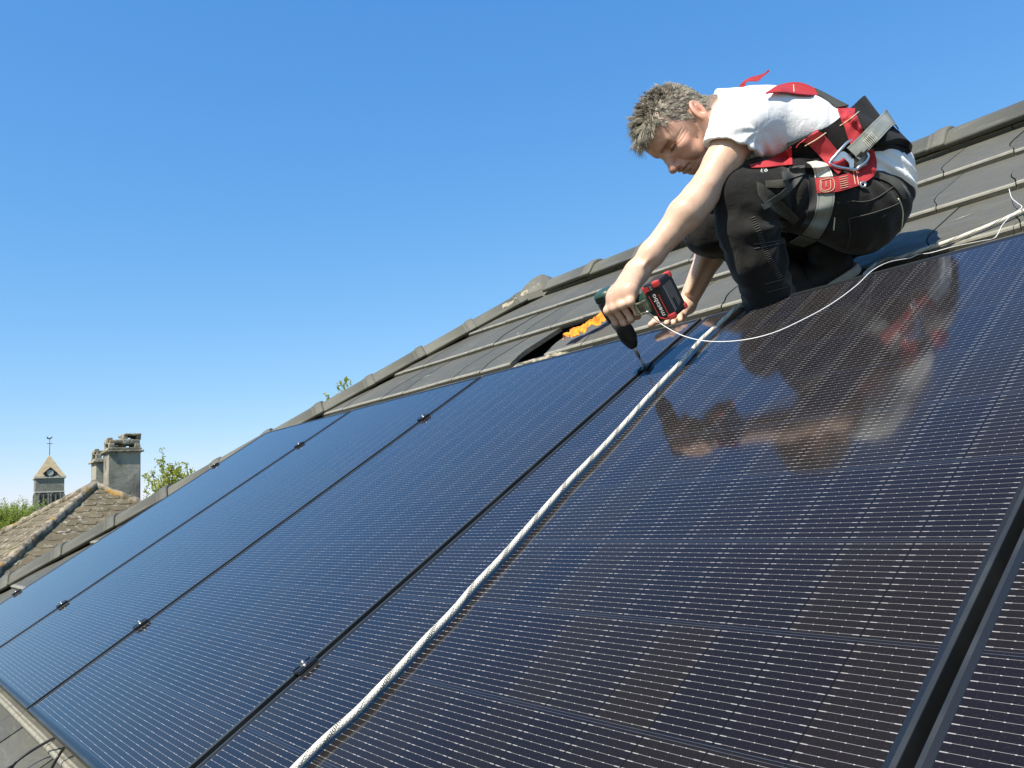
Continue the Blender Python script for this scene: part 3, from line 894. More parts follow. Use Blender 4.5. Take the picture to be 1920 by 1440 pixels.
for side in range(4):
    rz = Matrix.Rotation(side * math.pi / 2, 4, 'Z')
    for sx in (-1, 1):
        bm = bmesh.new()
        zb_, zt_ = zc - 48 * sc, zc - 24.5 * sc
        def arch(wd, z0, z1, y): return [rz @ Vector((sx * 0.95 + x, y, z)) for x, z in [(-wd, z0), (wd, z0)] + [(wd * math.cos(a), z1 + wd * math.sin(a)) for a in np.linspace(0, math.pi, 9)]]
        rings(bm, [arch(0.62, zb_, zt_ - 0.62, -w_ / 2 - 0.03), arch(0.62, zb_, zt_ - 0.62, -w_ / 2 + 0.2)])
        wo = link('belfry_window', bm_mesh(bm, 'belfry_window'), M['louvre'], ch)
        bm = bmesh.new()
        for dx in (-0.75, 0.0, 0.75):
            bx(bm, rz @ Vector((sx * 0.95 + dx, -w_ / 2 - 0.08, (zb_ + zt_) / 2 - 0.2)), (0.15, 0.15, zt_ - zb_ - 0.5), rz.to_3x3())
        aa = np.linspace(0, math.pi, 13)
        rings(bm, [[rz @ Vector((sx * 0.95 + r_ * math.cos(a), y, zt_ - 0.62 + r_ * math.sin(a))) for r_, y in ((0.62, -w_ / 2 - 0.06), (0.82, -w_ / 2 - 0.06), (0.82, -w_ / 2 + 0.05), (0.62, -w_ / 2 + 0.05))] for a in aa])
        link('window_surround', bm_mesh(bm, 'window_surround'), M['tower'], wo)
bm = bmesh.new()
rod = tube_mesh('r', [(0, 0, za - 0.2), (0, 0, za + 33 * sc)], 0.055, 6)
bm.from_mesh(rod)
bx(bm, (0, 0, za + 22 * sc), (0.9, 0.09, 0.09)); bx(bm, (0, 0, za + 22 * sc), (0.09, 0.09, 0.6))
rings(bm, [[(x, y, za + 30.5 * sc + z) for x, z in ((-0.5, 0.1), (-0.25, 0.0), (0.1, -0.05), (0.3, 0.2), (0.45, 0.45), (0.25, 0.4), (0.05, 0.18), (-0.2, 0.2), (-0.45, 0.5))] for y in (-0.03, 0.03)])
link('weathercock', bm_mesh(bm, 'weathercock'), M['iron'], ch)
bm = bmesh.new()
rings(bm, [[(x, y, z) for x, z in ((-4, 0), (4, 0), (4, 5), (0, 9), (-4, 5))] for y in (w_ / 2, w_ / 2 + 18)])
link('nave', bm_mesh(bm, 'nave'), M['tower'], ch)

# ------------------------------------------------------------------ trees
def leaves_mesh(name, C, S, up=None, seed=1):
    g = np.random.default_rng(seed)
    n = len(C)
    a = g.normal(size=(n, 3)); a /= np.linalg.norm(a, axis=1)[:, None]
    b = g.normal(size=(n, 3)); b -= a * (a * b).sum(1)[:, None]; b /= np.linalg.norm(b, axis=1)[:, None]
    c = np.cross(a, b)
    S = S[:, None]
    V = np.stack([C - a * S, C - a * S * .1 + b * S * .45 + c * S * .12, C + a * S, C - a * S * .1 - b * S * .45 + c * S * .12], 1).reshape(-1, 3)
    F = np.arange(4 * n).reshape(n, 4)
    me = bpy.data.meshes.new(name)
    me.from_pydata(V.tolist(), [], F.tolist())
    ra = me.attributes.new('rnd', 'FLOAT', 'FACE')
    ra.data.foreach_set('value', g.random(n).astype(np.float32))
    return me
def tree(name, label, base, top, shoots, nleaf, ls, mat, seed, spread, sub=3, trunk_r=0.1):
    """trunk to the crown's heart, limbs to each shoot tip, leaves along the limbs and their twigs"""
    g = np.random.default_rng(seed)
    root = empty(name, base)
    tag(root, label, 'tree')
    b0 = np.array(base); hc = np.array(top) - b0
    bm = bmesh.new()
    tp = catmull([(0, 0, 0), hc * 0.35 + g.normal(size=3) * 0.05, hc * 0.7 + g.normal(size=3) * 0.08, hc], 12)
    bm.from_mesh(tube_mesh('t', tp, np.linspace(trunk_r, trunk_r * 0.5, 12), 8))
    C = []
    for s in shoots:
        s = np.array(s) - b0
        st = tp[8] + (hc - tp[8]) * g.random()
        mid = (st + s) / 2 + g.normal(size=3) * np.linalg.norm(s - st) * 0.09
        P = catmull([st, mid, s], 14)
        bm.from_mesh(tube_mesh('l', P, np.linspace(trunk_r * 0.3, trunk_r * 0.05, 14), 6))
        for q in range(nleaf):
            t = 0.25 + 0.75 * g.random() ** 0.7
            i = min(int(t * 13), 12)
            C.append(P[i] + (P[i + 1] - P[i]) * (t * 13 - i) + g.normal(size=3) * spread * (1.15 - t * 0.75))
        for w in range(sub):
            i = g.integers(5, 13)
            e = P[i] + (P[13] - P[9]) / max(np.linalg.norm(P[13] - P[9]), 1e-6) * spread * 2 + g.normal(size=3) * spread * 2.2
            Q = catmull([P[i], (P[i] + e) / 2 + g.normal(size=3) * spread * 0.2, e], 6)
            bm.from_mesh(tube_mesh('w', Q, np.linspace(trunk_r * 0.08, trunk_r * 0.03, 6), 5))
            for q in range(nleaf // 3):
                C.append(Q[g.integers(1, 6)] + g.normal(size=3) * spread * 0.5)
    link('trunk', bm_mesh(bm, 'trunk', True), M['bark'], root)
    C = np.array(C)
    link('crown', leaves_mesh('crown', C, ls * (0.6 + 0.7 * g.random(len(C))), seed=seed), mat, root)
    return root
def gz(p): return Vector((p[0], p[1], 0.0))
# leafy young tree beyond the hip
D1 = 13.0
tips = [(273, 893), (284, 880), (293, 862), (305, 876), (318, 870), (329, 864), (338, 874), (350, 868), (360, 880), (312, 890), (340, 892), (327, 900), (300, 905), (355, 900), (288, 915), (318, 915), (272, 935), (366, 887), (345, 915), (388, 878), (300, 940), (330, 935), (398, 890)]
g0 = np.random.default_rng(3)
c0 = KW(325, 965, D1)
tree('young_tree', 'leafy young tree behind the roof hip, right of the chimneys', gz(c0), c0, [KW(a, b, D1 + g0.normal() * 0.35) for a, b in tips], 110, 0.030, M['leaf_y'], 5, 0.045, 4, 0.06)
D2 = 9.0
c0 = KW(655, 800, D2)
tree('sapling', 'thin green treetop poking over the hip tiles', gz(c0), c0, [KW(a, b, D2 + g0.normal() * 0.1) for a, b in ((632, 718), (641, 711), (650, 713), (657, 716), (634, 730), (610, 738), (646, 724), (662, 722))], 22, 0.034, M['leaf_y'], 8, 0.022, 1, 0.035)
D3 = 60.0
c0 = KW(22, 1000, D3)
tips = []
for i in range(150):
    a = g0.uniform(0, 2 * math.pi); e = math.asin(g0.uniform(-0.25, 1.0)); r = 1.0 + g0.normal() * 0.05
    tips.append(np.array(c0) + 2.15 * r * np.array([math.cos(a) * math.cos(e), math.sin(a) * math.cos(e), math.sin(e) * 0.95]))
tree('round_tree', 'dense round tree crown left of the church tower', gz(c0), c0, tips, 190, 0.058, M['leaf_g'], 11, 0.2, 2, 0.22)
D4 = 75.0
c0 = KW(455, 850, 16.0)
tree('garden_tree', 'tiny leaf tips showing above the hip tiles left of the sapling', gz(c0) , KW(560, 850, 16.0), [KW(a, b, 16.0) for a, b in ((398, 872), (404, 868), (460, 838), (560, 785), (566, 780), (596, 768))], 10, 0.04, M['leaf_y'], 13, 0.03, 1, 0.05)
# ------------------------------------------------------------------ implicit surfaces for the figure (in the camera's axes, metres)
class Field:
    def __init__(s, lo, hi, h):
        s.lo = np.array(lo, float); s.h = h
        s.n = np.ceil((np.array(hi) - s.lo) / h).astype(int) + 1
        s.D = np.full(s.n, 1.0, np.float32)
    def sub(s, lo, hi):
        a = np.maximum(np.floor((np.asarray(lo) - s.lo) / s.h).astype(int), 0)
        b = np.minimum(np.ceil((np.asarray(hi) - s.lo) / s.h).astype(int) + 1, s.n)
        if (b <= a).any(): return None
        ax = [(s.lo[i] + s.h * np.arange(a[i], b[i])).astype(np.float32) for i in range(3)]
        X, Y, Z = np.meshgrid(*ax, indexing='ij')
        return tuple(slice(a[i], b[i]) for i in range(3)), X, Y, Z
    def op(s, fn, lo, hi, k, mode):
        m = 0.03 + k
        r = s.sub(np.asarray(lo) - m, np.asarray(hi) + m)
        if r is None: return
        sl, X, Y, Z = r
        d = fn(X, Y, Z); D = s.D[sl]
        if mode == 'u':
            hh = np.maximum(k - np.abs(D - d), 0) / max(k, 1e-6)
            s.D[sl] = np.minimum(D, d) - hh * hh * k * 0.25
        elif mode == 's':
            hh = np.maximum(k - np.abs(D + d), 0) / max(k, 1e-6)
            s.D[sl] = np.maximum(D, -d) + hh * hh * k * 0.25
        elif mode == 'i':
            s.D[sl] = np.maximum(D, d)
    def cone(s, a, b, r1, r2, k=0.02, mode='u', flat=None):
        """tapered capsule; flat=(axis, factor) squeezes it along an axis"""
        a = np.asarray(a, float); b = np.asarray(b, float); r = max(r1, r2)
        ext = r * (1.0 if flat is None else max(1.0, 1.0 / flat[1]))
        def fn(X, Y, Z):
            P = [X - a[0], Y - a[1], Z - a[2]]
            d = b - a; L = d @ d + 1e-12
            t = np.clip((P[0] * d[0] + P[1] * d[1] + P[2] * d[2]) / L, 0, 1)
            Q = [P[i] - t * d[i] for i in range(3)]
            if flat is not None:
                e = np.asarray(flat[0], float); e = e / np.linalg.norm(e)
                w = (Q[0] * e[0] + Q[1] * e[1] + Q[2] * e[2]) * (flat[1] - 1)
                Q = [Q[i] + w * e[i] for i in range(3)]
            return np.sqrt(Q[0] ** 2 + Q[1] ** 2 + Q[2] ** 2) - (r1 + (r2 - r1) * t)
        s.op(fn, np.minimum(a, b) - ext, np.maximum(a, b) + ext, k, mode)
        return s
    def ell(s, c, R3, rad, k=0.02, mode='u'):
        c = np.asarray(c, float); R3 = np.asarray(R3, float); rad = np.asarray(rad, float)
        def fn(X, Y, Z):
            P = [X - c[0], Y - c[1], Z - c[2]]
            k0 = 0; k1 = 0
            for i in range(3):
                q = P[0] * R3[i, 0] + P[1] * R3[i, 1] + P[2] * R3[i, 2]
                k0 = k0 + (q / rad[i]) ** 2; k1 = k1 + (q / rad[i] ** 2) ** 2
            k0 = np.sqrt(k0); return k0 * (k0 - 1) / np.maximum(np.sqrt(k1), 1e-6)
        m = rad.max()
        s.op(fn, c - m, c + m, k, mode)
        return s
    def chain(s, P, rr, k=0.02, mode='u', flat=None):
        for i in range(len(P) - 1): s.cone(P[i], P[i + 1], rr[i], rr[i + 1], k, mode, flat)
        return s
    def plane(s, c, n, lo, hi, mode='i', k=0.0):
        """keep only the side of the plane that n points away from, inside the given box"""
        c = np.asarray(c, float); n = np.asarray(n, float); n = n / np.linalg.norm(n)
        r = s.sub(lo, hi)
        sl, X, Y, Z = r
        d = (X - c[0]) * n[0] + (Y - c[1]) * n[1] + (Z - c[2]) * n[2]
        s.D[sl] = np.maximum(s.D[sl], d)
    def disp(s, fn, band=0.03):
        idx = np.nonzero(np.abs(s.D) < band)
        P = s.lo + s.h * np.stack(idx, 1)
        s.D[idx] += fn(P).astype(np.float32)
    def sample(s, P):
        q = (np.asarray(P) - s.lo) / s.h
        i = np.clip(np.floor(q).astype(int), 0, s.n - 2); f = np.clip(q - i, 0, 1)
        out = 0
        for dx in (0, 1):
            for dy in (0, 1):
                for dz in (0, 1):
                    w = (f[:, 0] if dx else 1 - f[:, 0]) * (f[:, 1] if dy else 1 - f[:, 1]) * (f[:, 2] if dz else 1 - f[:, 2])
                    out = out + w * s.D[i[:, 0] + dx, i[:, 1] + dy, i[:, 2] + dz]
        return out
    def nets(s):
        D = s.D; h = s.h
        I = D < 0
        c = np.zeros(tuple(s.n - 1), np.uint8)
        offs = [(x, y, z) for x in (0, 1) for y in (0, 1) for z in (0, 1)]
        for (x, y, z) in offs:
            c += I[x:x + s.n[0] - 1, y:y + s.n[1] - 1, z:z + s.n[2] - 1]
        cells = np.argwhere((c > 0) & (c < 8))
        idx = np.full(c.shape, -1, np.int32)
        idx[tuple(cells.T)] = np.arange(len(cells))
        val = np.stack([D[cells[:, 0] + x, cells[:, 1] + y, cells[:, 2] + z] for x, y, z in offs], 1)
        acc = np.zeros((len(cells), 3)); cnt = np.zeros(len(cells))
        oo = np.array(offs, float)
        for a in range(8):
            for b in range(a + 1, 8):
                if np.abs(oo[a] - oo[b]).sum() != 1: continue
                va, vb = val[:, a], val[:, b]
                m = (va < 0) != (vb < 0)
                t = np.where(m, va / np.where(m, va - vb, 1), 0)
                acc += m[:, None] * (oo[a] + t[:, None] * (oo[b] - oo[a])); cnt += m
        V = s.lo + h * (cells + acc / cnt[:, None])
        F = []
        for ax in range(3):
            b_, c_ = (ax + 1) % 3, (ax + 2) % 3
            sl0 = [slice(None)] * 3; sl1 = [slice(None)] * 3
            sl0[ax] = slice(0, -1); sl1[ax] = slice(1, None)
            A = I[tuple(sl0)]; B = I[tuple(sl1)]
            e = np.argwhere(A != B)
            e = e[(e[:, b_] > 0) & (e[:, c_] > 0) & (e[:, b_] < s.n[b_] - 1) & (e[:, c_] < s.n[c_] - 1)]
            ins = A[tuple(e.T)]
            def cell(db, dc):
                q = e.copy(); q[:, b_] -= db; q[:, c_] -= dc
                return idx[tuple(q.T)]
            q = np.stack([cell(1, 1), cell(0, 1), cell(0, 0), cell(1, 0)], 1)
            q[~ins] = q[~ins][:, ::-1]
            F.append(q)
        F = np.concatenate(F)
        F = F[(F >= 0).all(1)]
        return V, F
def smooth_verts(V, F, it, lam=0.5):
    n = len(V)
    E = np.concatenate([F[:, [0, 1]], F[:, [1, 2]], F[:, [2, 3]], F[:, [3, 0]]])
    for _ in range(it):
        S = np.zeros_like(V); c = np.zeros(n)
        for a, b in ((0, 1), (1, 0)):
            for k in range(3): S[:, k] += np.bincount(E[:, a], V[E[:, b], k], n)
            c += np.bincount(E[:, a], minlength=n)
        V = V + lam * (S / np.maximum(c, 1)[:, None] - V)
    return V
def biggest(V, F):
    """keep the largest connected piece"""
    n = len(V); lab = np.arange(n)
    E = np.concatenate([F[:, [0, 1]], F[:, [1, 2]], F[:, [2, 3]]])
    while True:
        m = np.minimum(lab[E[:, 0]], lab[E[:, 1]]); new = lab.copy()
        np.minimum.at(new, E[:, 0], m); np.minimum.at(new, E[:, 1], m)
        new = new[new]; new = new[new]
        if (new == lab).all(): break
        lab = new
    u, c = np.unique(lab, return_counts=True); keep = lab == u[c.argmax()]
    ren = np.cumsum(keep) - 1
    F = F[keep[F[:, 0]]]
    return V[keep], ren[F]
def grid_mesh(name, V, F, off, colors=None):
    """V in camera axes -> mesh in world axes minus off"""
    Wv = k2w(V) - np.array(off)
    me = bpy.data.meshes.new(name)
    me.from_pydata(Wv.tolist(), [], F.tolist())
    me.polygons.foreach_set('use_smooth', [True] * len(F))
    if colors is not None:
        ca = me.color_attributes.new('Col', 'FLOAT_COLOR', 'POINT')
        ca.data.foreach_set('color', np.concatenate([colors, np.ones((len(V), 1))], 1).astype(np.float32).ravel())
    me.update()
    return me
def vnoise(P, f, seed=0):
    """smooth value noise, vectorised"""
    q = np.asarray(P) * f + seed * 17.3
    i = np.floor(q).astype(np.int64); t = q - i; t = t * t * (3 - 2 * t)
    out = 0
    for dx in (0, 1):
        for dy in (0, 1):
            for dz in (0, 1):
                hsh = (i[:, 0] + dx) * 374761393 + (i[:, 1] + dy) * 668265263 + (i[:, 2] + dz) * 2147483647 + seed * 974711
                hsh = (hsh ^ (hsh >> 13)) * 1274126177; hsh = (hsh ^ (hsh >> 16)) & 0xFFFF
                w = (t[:, 0] if dx else 1 - t[:, 0]) * (t[:, 1] if dy else 1 - t[:, 1]) * (t[:, 2] if dz else 1 - t[:, 2])
                out = out + w * (hsh / 65535.0 * 2 - 1)
    return out
def unit(v): v = np.asarray(v, float); return v / np.linalg.norm(v)
# ------------------------------------------------------------------ the roofer
DM = 2.27                                                # depth of his middle
FEET = KW(1480, 560, 2.33); FEET.z = FEET.z - 0.02
person = empty('person', FEET)
tag(person, 'crouching man in white T-shirt, black work trousers and red harness, driving a screw', 'person')
OFF = np.array(FEET)

# ---- head frame (f forwards, u to the crown, s to his left = towards the viewer)
HU = unit([-0.85, 0.53, 0.06]); HF0 = unit(np.array([-0.53, -0.85, 0.0]) - HU * (HU @ np.array([-0.53, -0.85, 0.0])))
HS0 = np.cross(HF0, HU); HS0 = HS0 if HS0[2] > 0 else -HS0
ya = R(14)
HF = math.cos(ya) * HF0 + math.sin(ya) * HS0; HS = math.cos(ya) * HS0 - math.sin(ya) * HF0
HEADC = K(1306, 216, 2.205) - HS * 0.074
HS_ = 1.0
def HP(f, u, s): return HEADC + (HF * f + HU * u + HS * s) * HS_
HR = np.array([HF, HU, HS])

# ---- main joints
SHL = K(1396, 236, 2.10); SHR = K(1398, 232, 2.44)
ELL = K(1306, 374, 2.06); WRL = K(1193, 512, 2.06)
ELR = K(1352, 440, 2.50); WRR = K(1287, 572, 2.50)
HIPL = K(1622, 392, 2.14); HIPR = K(1612, 400, 2.36)
KNL = K(1372, 366, 2.10); KNR = K(1318, 432, 2.36)
ANL = K(1448, 566, 2.21); ANR = K(1580, 500, 2.42)

# ---- the drill's frame (needed for the gripping hand)
DA = unit([0.485, -0.852, -0.20])                        # towards the tip
DH = np.array([0.64, 0.13, 0.75]); DH = unit(DH - DA * (DA @ DH))   # towards the battery
DL = np.cross(DA, DH)
tipq, tips_ = onroof(1208, 689, 0.012)
DTIP = K(1208, 688, tips_)
DS = 1.0
def DP(a, h, l): return DTIP + (DA * a + DH * h + DL * l) * DS

def hair_mask(f, u, s):
    """where hair grows on the head (head frame)"""
    lim = np.where(np.abs(s) > 0.05, 0.072 - (0.075 - f) * 1.15, 0.088 - 0.010 * np.exp(-(s / 0.02) ** 2) - np.maximum(0, 0.085 - f) * 0.85 * (np.abs(s) > 0.045))
    reg = np.where(f > 0.02, u > lim, np.where(f > -0.035, (u > 0.030) | ((f > 0.004) & (u > -0.008) & (np.abs(s) > 0.05)), u > -0.034 + 0.25 * (np.abs(s) - 0.03)))
    near = np.sqrt(f ** 2 + (u - 0.03) ** 2 + s ** 2) < 0.16
    ear = (np.abs(s) > 0.077) & (f < 0.012) & (f > -0.045) & (u < 0.045)
    return reg & near & ~ear & (f < 0.116)
def build_body():
    F = Field(K(1150, 640, 2.3) - np.array([0.06, 0.02, 0.35]), K(1560, 130, 2.3) + np.array([0.05, 0.03, 0.42]), 0.0022)
    # torso and neck under the shirt
    for dd in (-0.085, 0.085):
        F.cone(K(1415, 245, DM + dd), K(1490, 255, DM + dd), 0.075, 0.075, 0.05)
    F.cone(K(1400, 232, 2.16), K(1400, 230, 2.38), 0.055, 0.055, 0.04)
    F.cone(HP(-0.028, -0.035, 0), K(1392, 226, 2.27), 0.057, 0.066, 0.03)
    F.cone(HP(-0.05, -0.01, 0), K(1385, 205, 2.27), 0.045, 0.05, 0.03)
    # skull and face
    F.ell(HP(0.006, 0.047, 0), HR, (0.097, 0.083, 0.075), 0.03)
    F.ell(HP(0.055, 0.045, 0), HR, (0.056, 0.062, 0.062), 0.03)
    F.cone(HP(0.052, -0.005, 0), HP(0.070, -0.055, 0), 0.052, 0.032, 0.03)
    for sg in (-1, 1):
        F.cone(HP(0.006, -0.038, sg * 0.055), HP(0.072, -0.074, sg * 0.018), 0.017, 0.016, 0.022)   # jaw
        F.cone(HP(0.004, 0.0, sg * 0.062), HP(0.006, -0.04, sg * 0.055), 0.014, 0.015, 0.02)
        F.ell(HP(0.072, -0.010, sg * 0.044), HR, (0.022, 0.017, 0.02), 0.014)                        # cheekbone
        F.cone(HP(0.093, 0.028, sg * 0.014), HP(0.083, 0.030, sg * 0.048), 0.012, 0.010, 0.012)      # brow
        F.ell(HP(0.075, -0.035, sg * 0.033), HR, (0.022, 0.024, 0.018), 0.02)                        # cheek
    F.ell(HP(0.087, -0.072, 0), HR, (0.018, 0.016, 0.022), 0.015)                                    # chin
    F.ell(HP(0.084, -0.044, 0), HR, (0.026, 0.022, 0.028), 0.015)                                    # muzzle
    for sg in (-1, 1):
        F.ell(HP(0.104, 0.011, sg * 0.033), HR, (0.0185, 0.0125, 0.0195), 0.010, 's')                  # socket
        F.ell(HP(0.0845, 0.0105, sg * 0.032), HR, (0.0125, 0.0095, 0.0145), 0.004)                   # closed lids
        F.cone(HP(0.096, 0.0245, sg * 0.018), HP(0.087, 0.026, sg * 0.052), 0.0062, 0.0045, 0.004)  # brow hair ridge
    F.cone(HP(0.096, 0.020, 0), HP(0.122, -0.024, 0), 0.0085, 0.0115, 0.010)                         # nose
    F.ell(HP(0.1255, -0.0275, 0), HR, (0.012, 0.0105, 0.0125), 0.008)
    for sg in (-1, 1):
        F.ell(HP(0.110, -0.031, sg * 0.0125), HR, (0.0115, 0.0085, 0.0075), 0.005)
    F.cone(HP(0.109, -0.0455, -0.016), HP(0.109, -0.0455, 0.016), 0.0052, 0.0052, 0.006)             # lips
    F.cone(HP(0.106, -0.0575, -0.014), HP(0.106, -0.0575, 0.014), 0.0058, 0.0058, 0.006)
    # ears
    for sg in (-1, 1):
        e = HP(-0.012, 0.004, sg * 0.080)
        ax = unit(HS * sg * 0.90 - HF * 0.30 + HU * 0.05); ay = HU * 0.84 - HF * 0.54; ay = unit(ay - ax * (ay @ ax)); az = np.cross(ax, ay)
        ER = np.array([ax, ay, az])
        F.ell(e, ER, (0.0085, 0.0345, 0.0215), 0.006)
        F.ell(e - ay * 0.022 + az * 0.0, ER, (0.0075, 0.014, 0.0125), 0.006)
        F.ell(e + ax * 0.0085 + ay * 0.004, ER, (0.0075, 0.0245, 0.0135), 0.003, 's')
        F.ell(e + ax * 0.009 - ay * 0.006, ER, (0.010, 0.0105, 0.0085), 0.004, 's')
        F.cone(e + ax * 0.0035 + ay * 0.014 - az * 0.002, e + ax * 0.004 - ay * 0.010 - az * 0.008 * sg, 0.0034, 0.003, 0.004)
        F.ell(HP(0.006, -0.004, sg * 0.075), HR, (0.005, 0.007, 0.005), 0.004)                        # tragus
    # left arm: upper arm, elbow, forearm
    F.cone(SHL, K(1352, 306, 2.085), 0.056, 0.0405, 0.02)
    F.cone(K(1352, 306, 2.085), ELL, 0.0405, 0.0355, 0.02)
    F.ell(K(1362, 296, 2.09), np.eye(3), (0.036, 0.042, 0.038), 0.02)
    F.cone(K(1322, 368, 2.075), K(1312, 384, 2.05), 0.033, 0.029, 0.02)
    F.cone(ELL, K(1284, 402, 2.05), 0.036, 0.0395, 0.02)
    F.cone(K(1284, 402, 2.05), K(1222, 476, 2.055), 0.0395, 0.0292, 0.02)
    F.cone(K(1222, 476, 2.055), WRL, 0.0292, 0.0245, 0.015, flat=(DA, 0.92))
    F.cone(K(1322, 350, 2.04), K(1290, 392, 2.03), 0.012, 0.018, 0.03)                                # forearm muscle ridge
    F.cone(K(1252, 440, 2.035), K(1207, 497, 2.03), 0.004, 0.003, 0.01)                               # tendon
    # right arm
    F.cone(SHR, ELR, 0.05, 0.040, 0.02)
    F.cone(ELR, K(1332, 476, 2.50), 0.040, 0.041, 0.02)
    F.cone(K(1332, 476, 2.50), WRR, 0.041, 0.0265, 0.02)
    F.cone(K(1318, 478, 2.46), K(1290, 548, 2.465), 0.018, 0.008, 0.02)
    # left hand round the drill's handle; knuckles run along the handle
    gc = DP(-0.165, 0.058, 0.0)                                                                     # middle of the grip
    def GP(a, h, l): return gc + DA * a + DH * h + DL * l
    wr = WRL
    KN = [GP(-0.012, -0.040, 0.037), GP(-0.014, -0.016, 0.040), GP(-0.014, 0.008, 0.038), GP(-0.013, 0.031, 0.033)]
    for i, kq in enumerate(KN):
        bq = wr + (kq - wr) * 0.25 + DL * 0.004
        F.cone(bq, kq, 0.0165, 0.0125 - 0.0008 * i, 0.014)
    F.cone(wr, GP(-0.035, 0.0, 0.012), 0.024, 0.022, 0.02)
    F.cone(GP(-0.036, -0.025, 0.010), GP(-0.036, 0.025, 0.008), 0.017, 0.019, 0.02)
    F.cone(WRL, GP(-0.030, -0.018, 0.022), 0.024, 0.016, 0.02)
    for i, kq in enumerate(KN):
        F.ell(kq + DL * 0.003, np.eye(3), (0.0105, 0.0105, 0.0105), 0.006)
    ln = [1.0, 1.08, 1.0, 0.8]
    for i, kq in enumerate(KN):
        q = ln[i]; r = 0.0092 - 0.0006 * i
        sp = DH * (-0.001 * i)
        if i == 0:   # index finger reaching for the trigger
            a1 = kq + DA * 0.036 - DL * 0.006 - DH * 0.002; a2 = a1 + DA * 0.012 - DL * 0.022; a3 = a2 - DL * 0.020 - DA * 0.003
        else:
            a1 = kq + DA * 0.040 * q - DL * 0.006 + sp; a2 = a1 + DA * 0.008 - DL * 0.026 * q; a3 = a2 - DL * 0.021 * q - DA * 0.007
        F.cone(kq, a1, r + 0.0012, r, 0.004); F.cone(a1, a2, r, r - 0.0008, 0.003); F.cone(a2, a3, r - 0.0008, r - 0.0016, 0.003)
        F.ell(a1 + DL * 0.002, np.eye(3), (r * 1.04,) * 3, 0.003)
    t0 = GP(-0.034, -0.018, -0.006); t1 = GP(-0.018, -0.032, -0.028); t2 = GP(0.010, -0.034, -0.031); t3 = GP(0.034, -0.030, -0.028)
    F.cone(t0, t1, 0.017, 0.0125, 0.012); F.cone(t1, t2, 0.012, 0.0105, 0.004); F.cone(t2, t3, 0.0105, 0.008, 0.003)
    # right hand pressing on the panel's top edge
    pr = K(1268, 594, 2.475)
    for i, (q, tip) in enumerate(zip(((1253, 586, 2.455), (1262, 588, 2.44), (1271, 590, 2.43), (1279, 592, 2.425)), ((1236, 603, 2.43), (1250, 606, 2.405), (1263, 606, 2.39), (1276, 600, 2.385)))):
        kq = K(*q); tq = K(*tip); mq = (kq + tq) / 2 + np.array([-0.004, 0.009, 0.0])
        F.cone(WRR, kq, 0.021, 0.0125, 0.015); F.cone(kq, mq, 0.0102, 0.0092, 0.003); F.cone(mq, tq, 0.0092, 0.0075, 0.002)
    th = [K(1262, 583, 2.47), K(1244, 594, 2.455), K(1232, 600, 2.445), K(1220, 609, 2.44)]
    F.chain(th, [0.016, 0.013, 0.0115, 0.009], 0.006)
    # pelvis stub that joins the hidden body
    F.cone(K(1480, 250, DM), K(1540, 300, DM), 0.09, 0.09, 0.04)
    V, Q = F.nets()
    V, Q = biggest(V, Q)
    V = smooth_verts(V, Q, 1, 0.35)
    # creases of the face: press the skin in along lines given in (u, s)
    L = (V - HEADC)
    f, u, s_ = L @ HF, L @ HU, L @ HS
    fn = np.cross(V[Q[:, 2]] - V[Q[:, 0]], V[Q[:, 3]] - V[Q[:, 1]])
    vn = np.zeros_like(V)
    for k in range(4):
        for c in range(3): vn[:, c] += np.bincount(Q[:, k], fn[:, c], len(V))
    vn /= np.linalg.norm(vn, axis=1)[:, None] + 1e-12
    faceok = (f > 0.045) & (np.linalg.norm(L - HF * 0.05, axis=1) < 0.15)
    def line(pts, w):
        P = catmull(np.array(pts, float), 40); d = np.full(len(V), 9.0)
        q = np.stack([u, np.abs(s_)], 1)
        for a, b in zip(P[:-1], P[1:]):
            e = b - a; t = np.clip(((q - a) @ e) / (e @ e + 1e-12), 0, 1)
            d = np.minimum(d, np.linalg.norm(q - a - t[:, None] * e, axis=1))
        return np.exp(-(d / w) ** 2) * faceok
    LIP = line([(-0.0515, 0.0), (-0.0522, 0.012), (-0.0545, 0.025)], 0.0026)
    FOLD = line([(-0.026, 0.020), (-0.040, 0.029), (-0.056, 0.035), (-0.068, 0.037)], 0.0042)
    LID = line([(0.0045, 0.020), (0.0030, 0.030), (0.0048, 0.040), (0.0065, 0.045)], 0.0022)
    CREASE = line([(0.0150, 0.021), (0.0175, 0.031), (0.0140, 0.042)], 0.0026)
    BAG = line([(-0.004, 0.022), (-0.0085, 0.032), (-0.004, 0.043)], 0.0034)
    CROW = sum(line([(0.006 + k * .004, 0.050), (0.006 + k * 0.009, 0.066)], 0.0018) for k in (-1, 0, 1))
    FORE = line([(0.052, 0.0), (0.054, 0.025), (0.050, 0.045)], 0.0022) + line([(0.064, 0.0), (0.066, 0.025), (0.062, 0.042)], 0.0022)
    FROWN = line([(0.024, 0.006), (0.036, 0.007)], 0.0022)
    V = V - vn * (0.0032 * LIP + 0.0030 * FOLD + 0.0016 * LID + 0.0020 * CREASE + 0.0014 * BAG + 0.0011 * CROW + 0.0009 * FORE + 0.0014 * FROWN)[:, None]
    # skin tones
    arm = np.array([0.68, 0.455, 0.32]); face = np.array([0.62, 0.36, 0.25])
    hd = np.linalg.norm(L - HF * 0.03 - HU * 0.01, axis=1)
    w = np.clip((0.20 - hd) / 0.05, 0, 1)[:, None]
    Cc = arm * (1 - w) + face * w
    n1 = vnoise(V, 22, 3)[:, None]; n2 = vnoise(V, 60, 5)[:, None]
    Cc = Cc * (1 + 0.06 * n1 + 0.05 * n2)
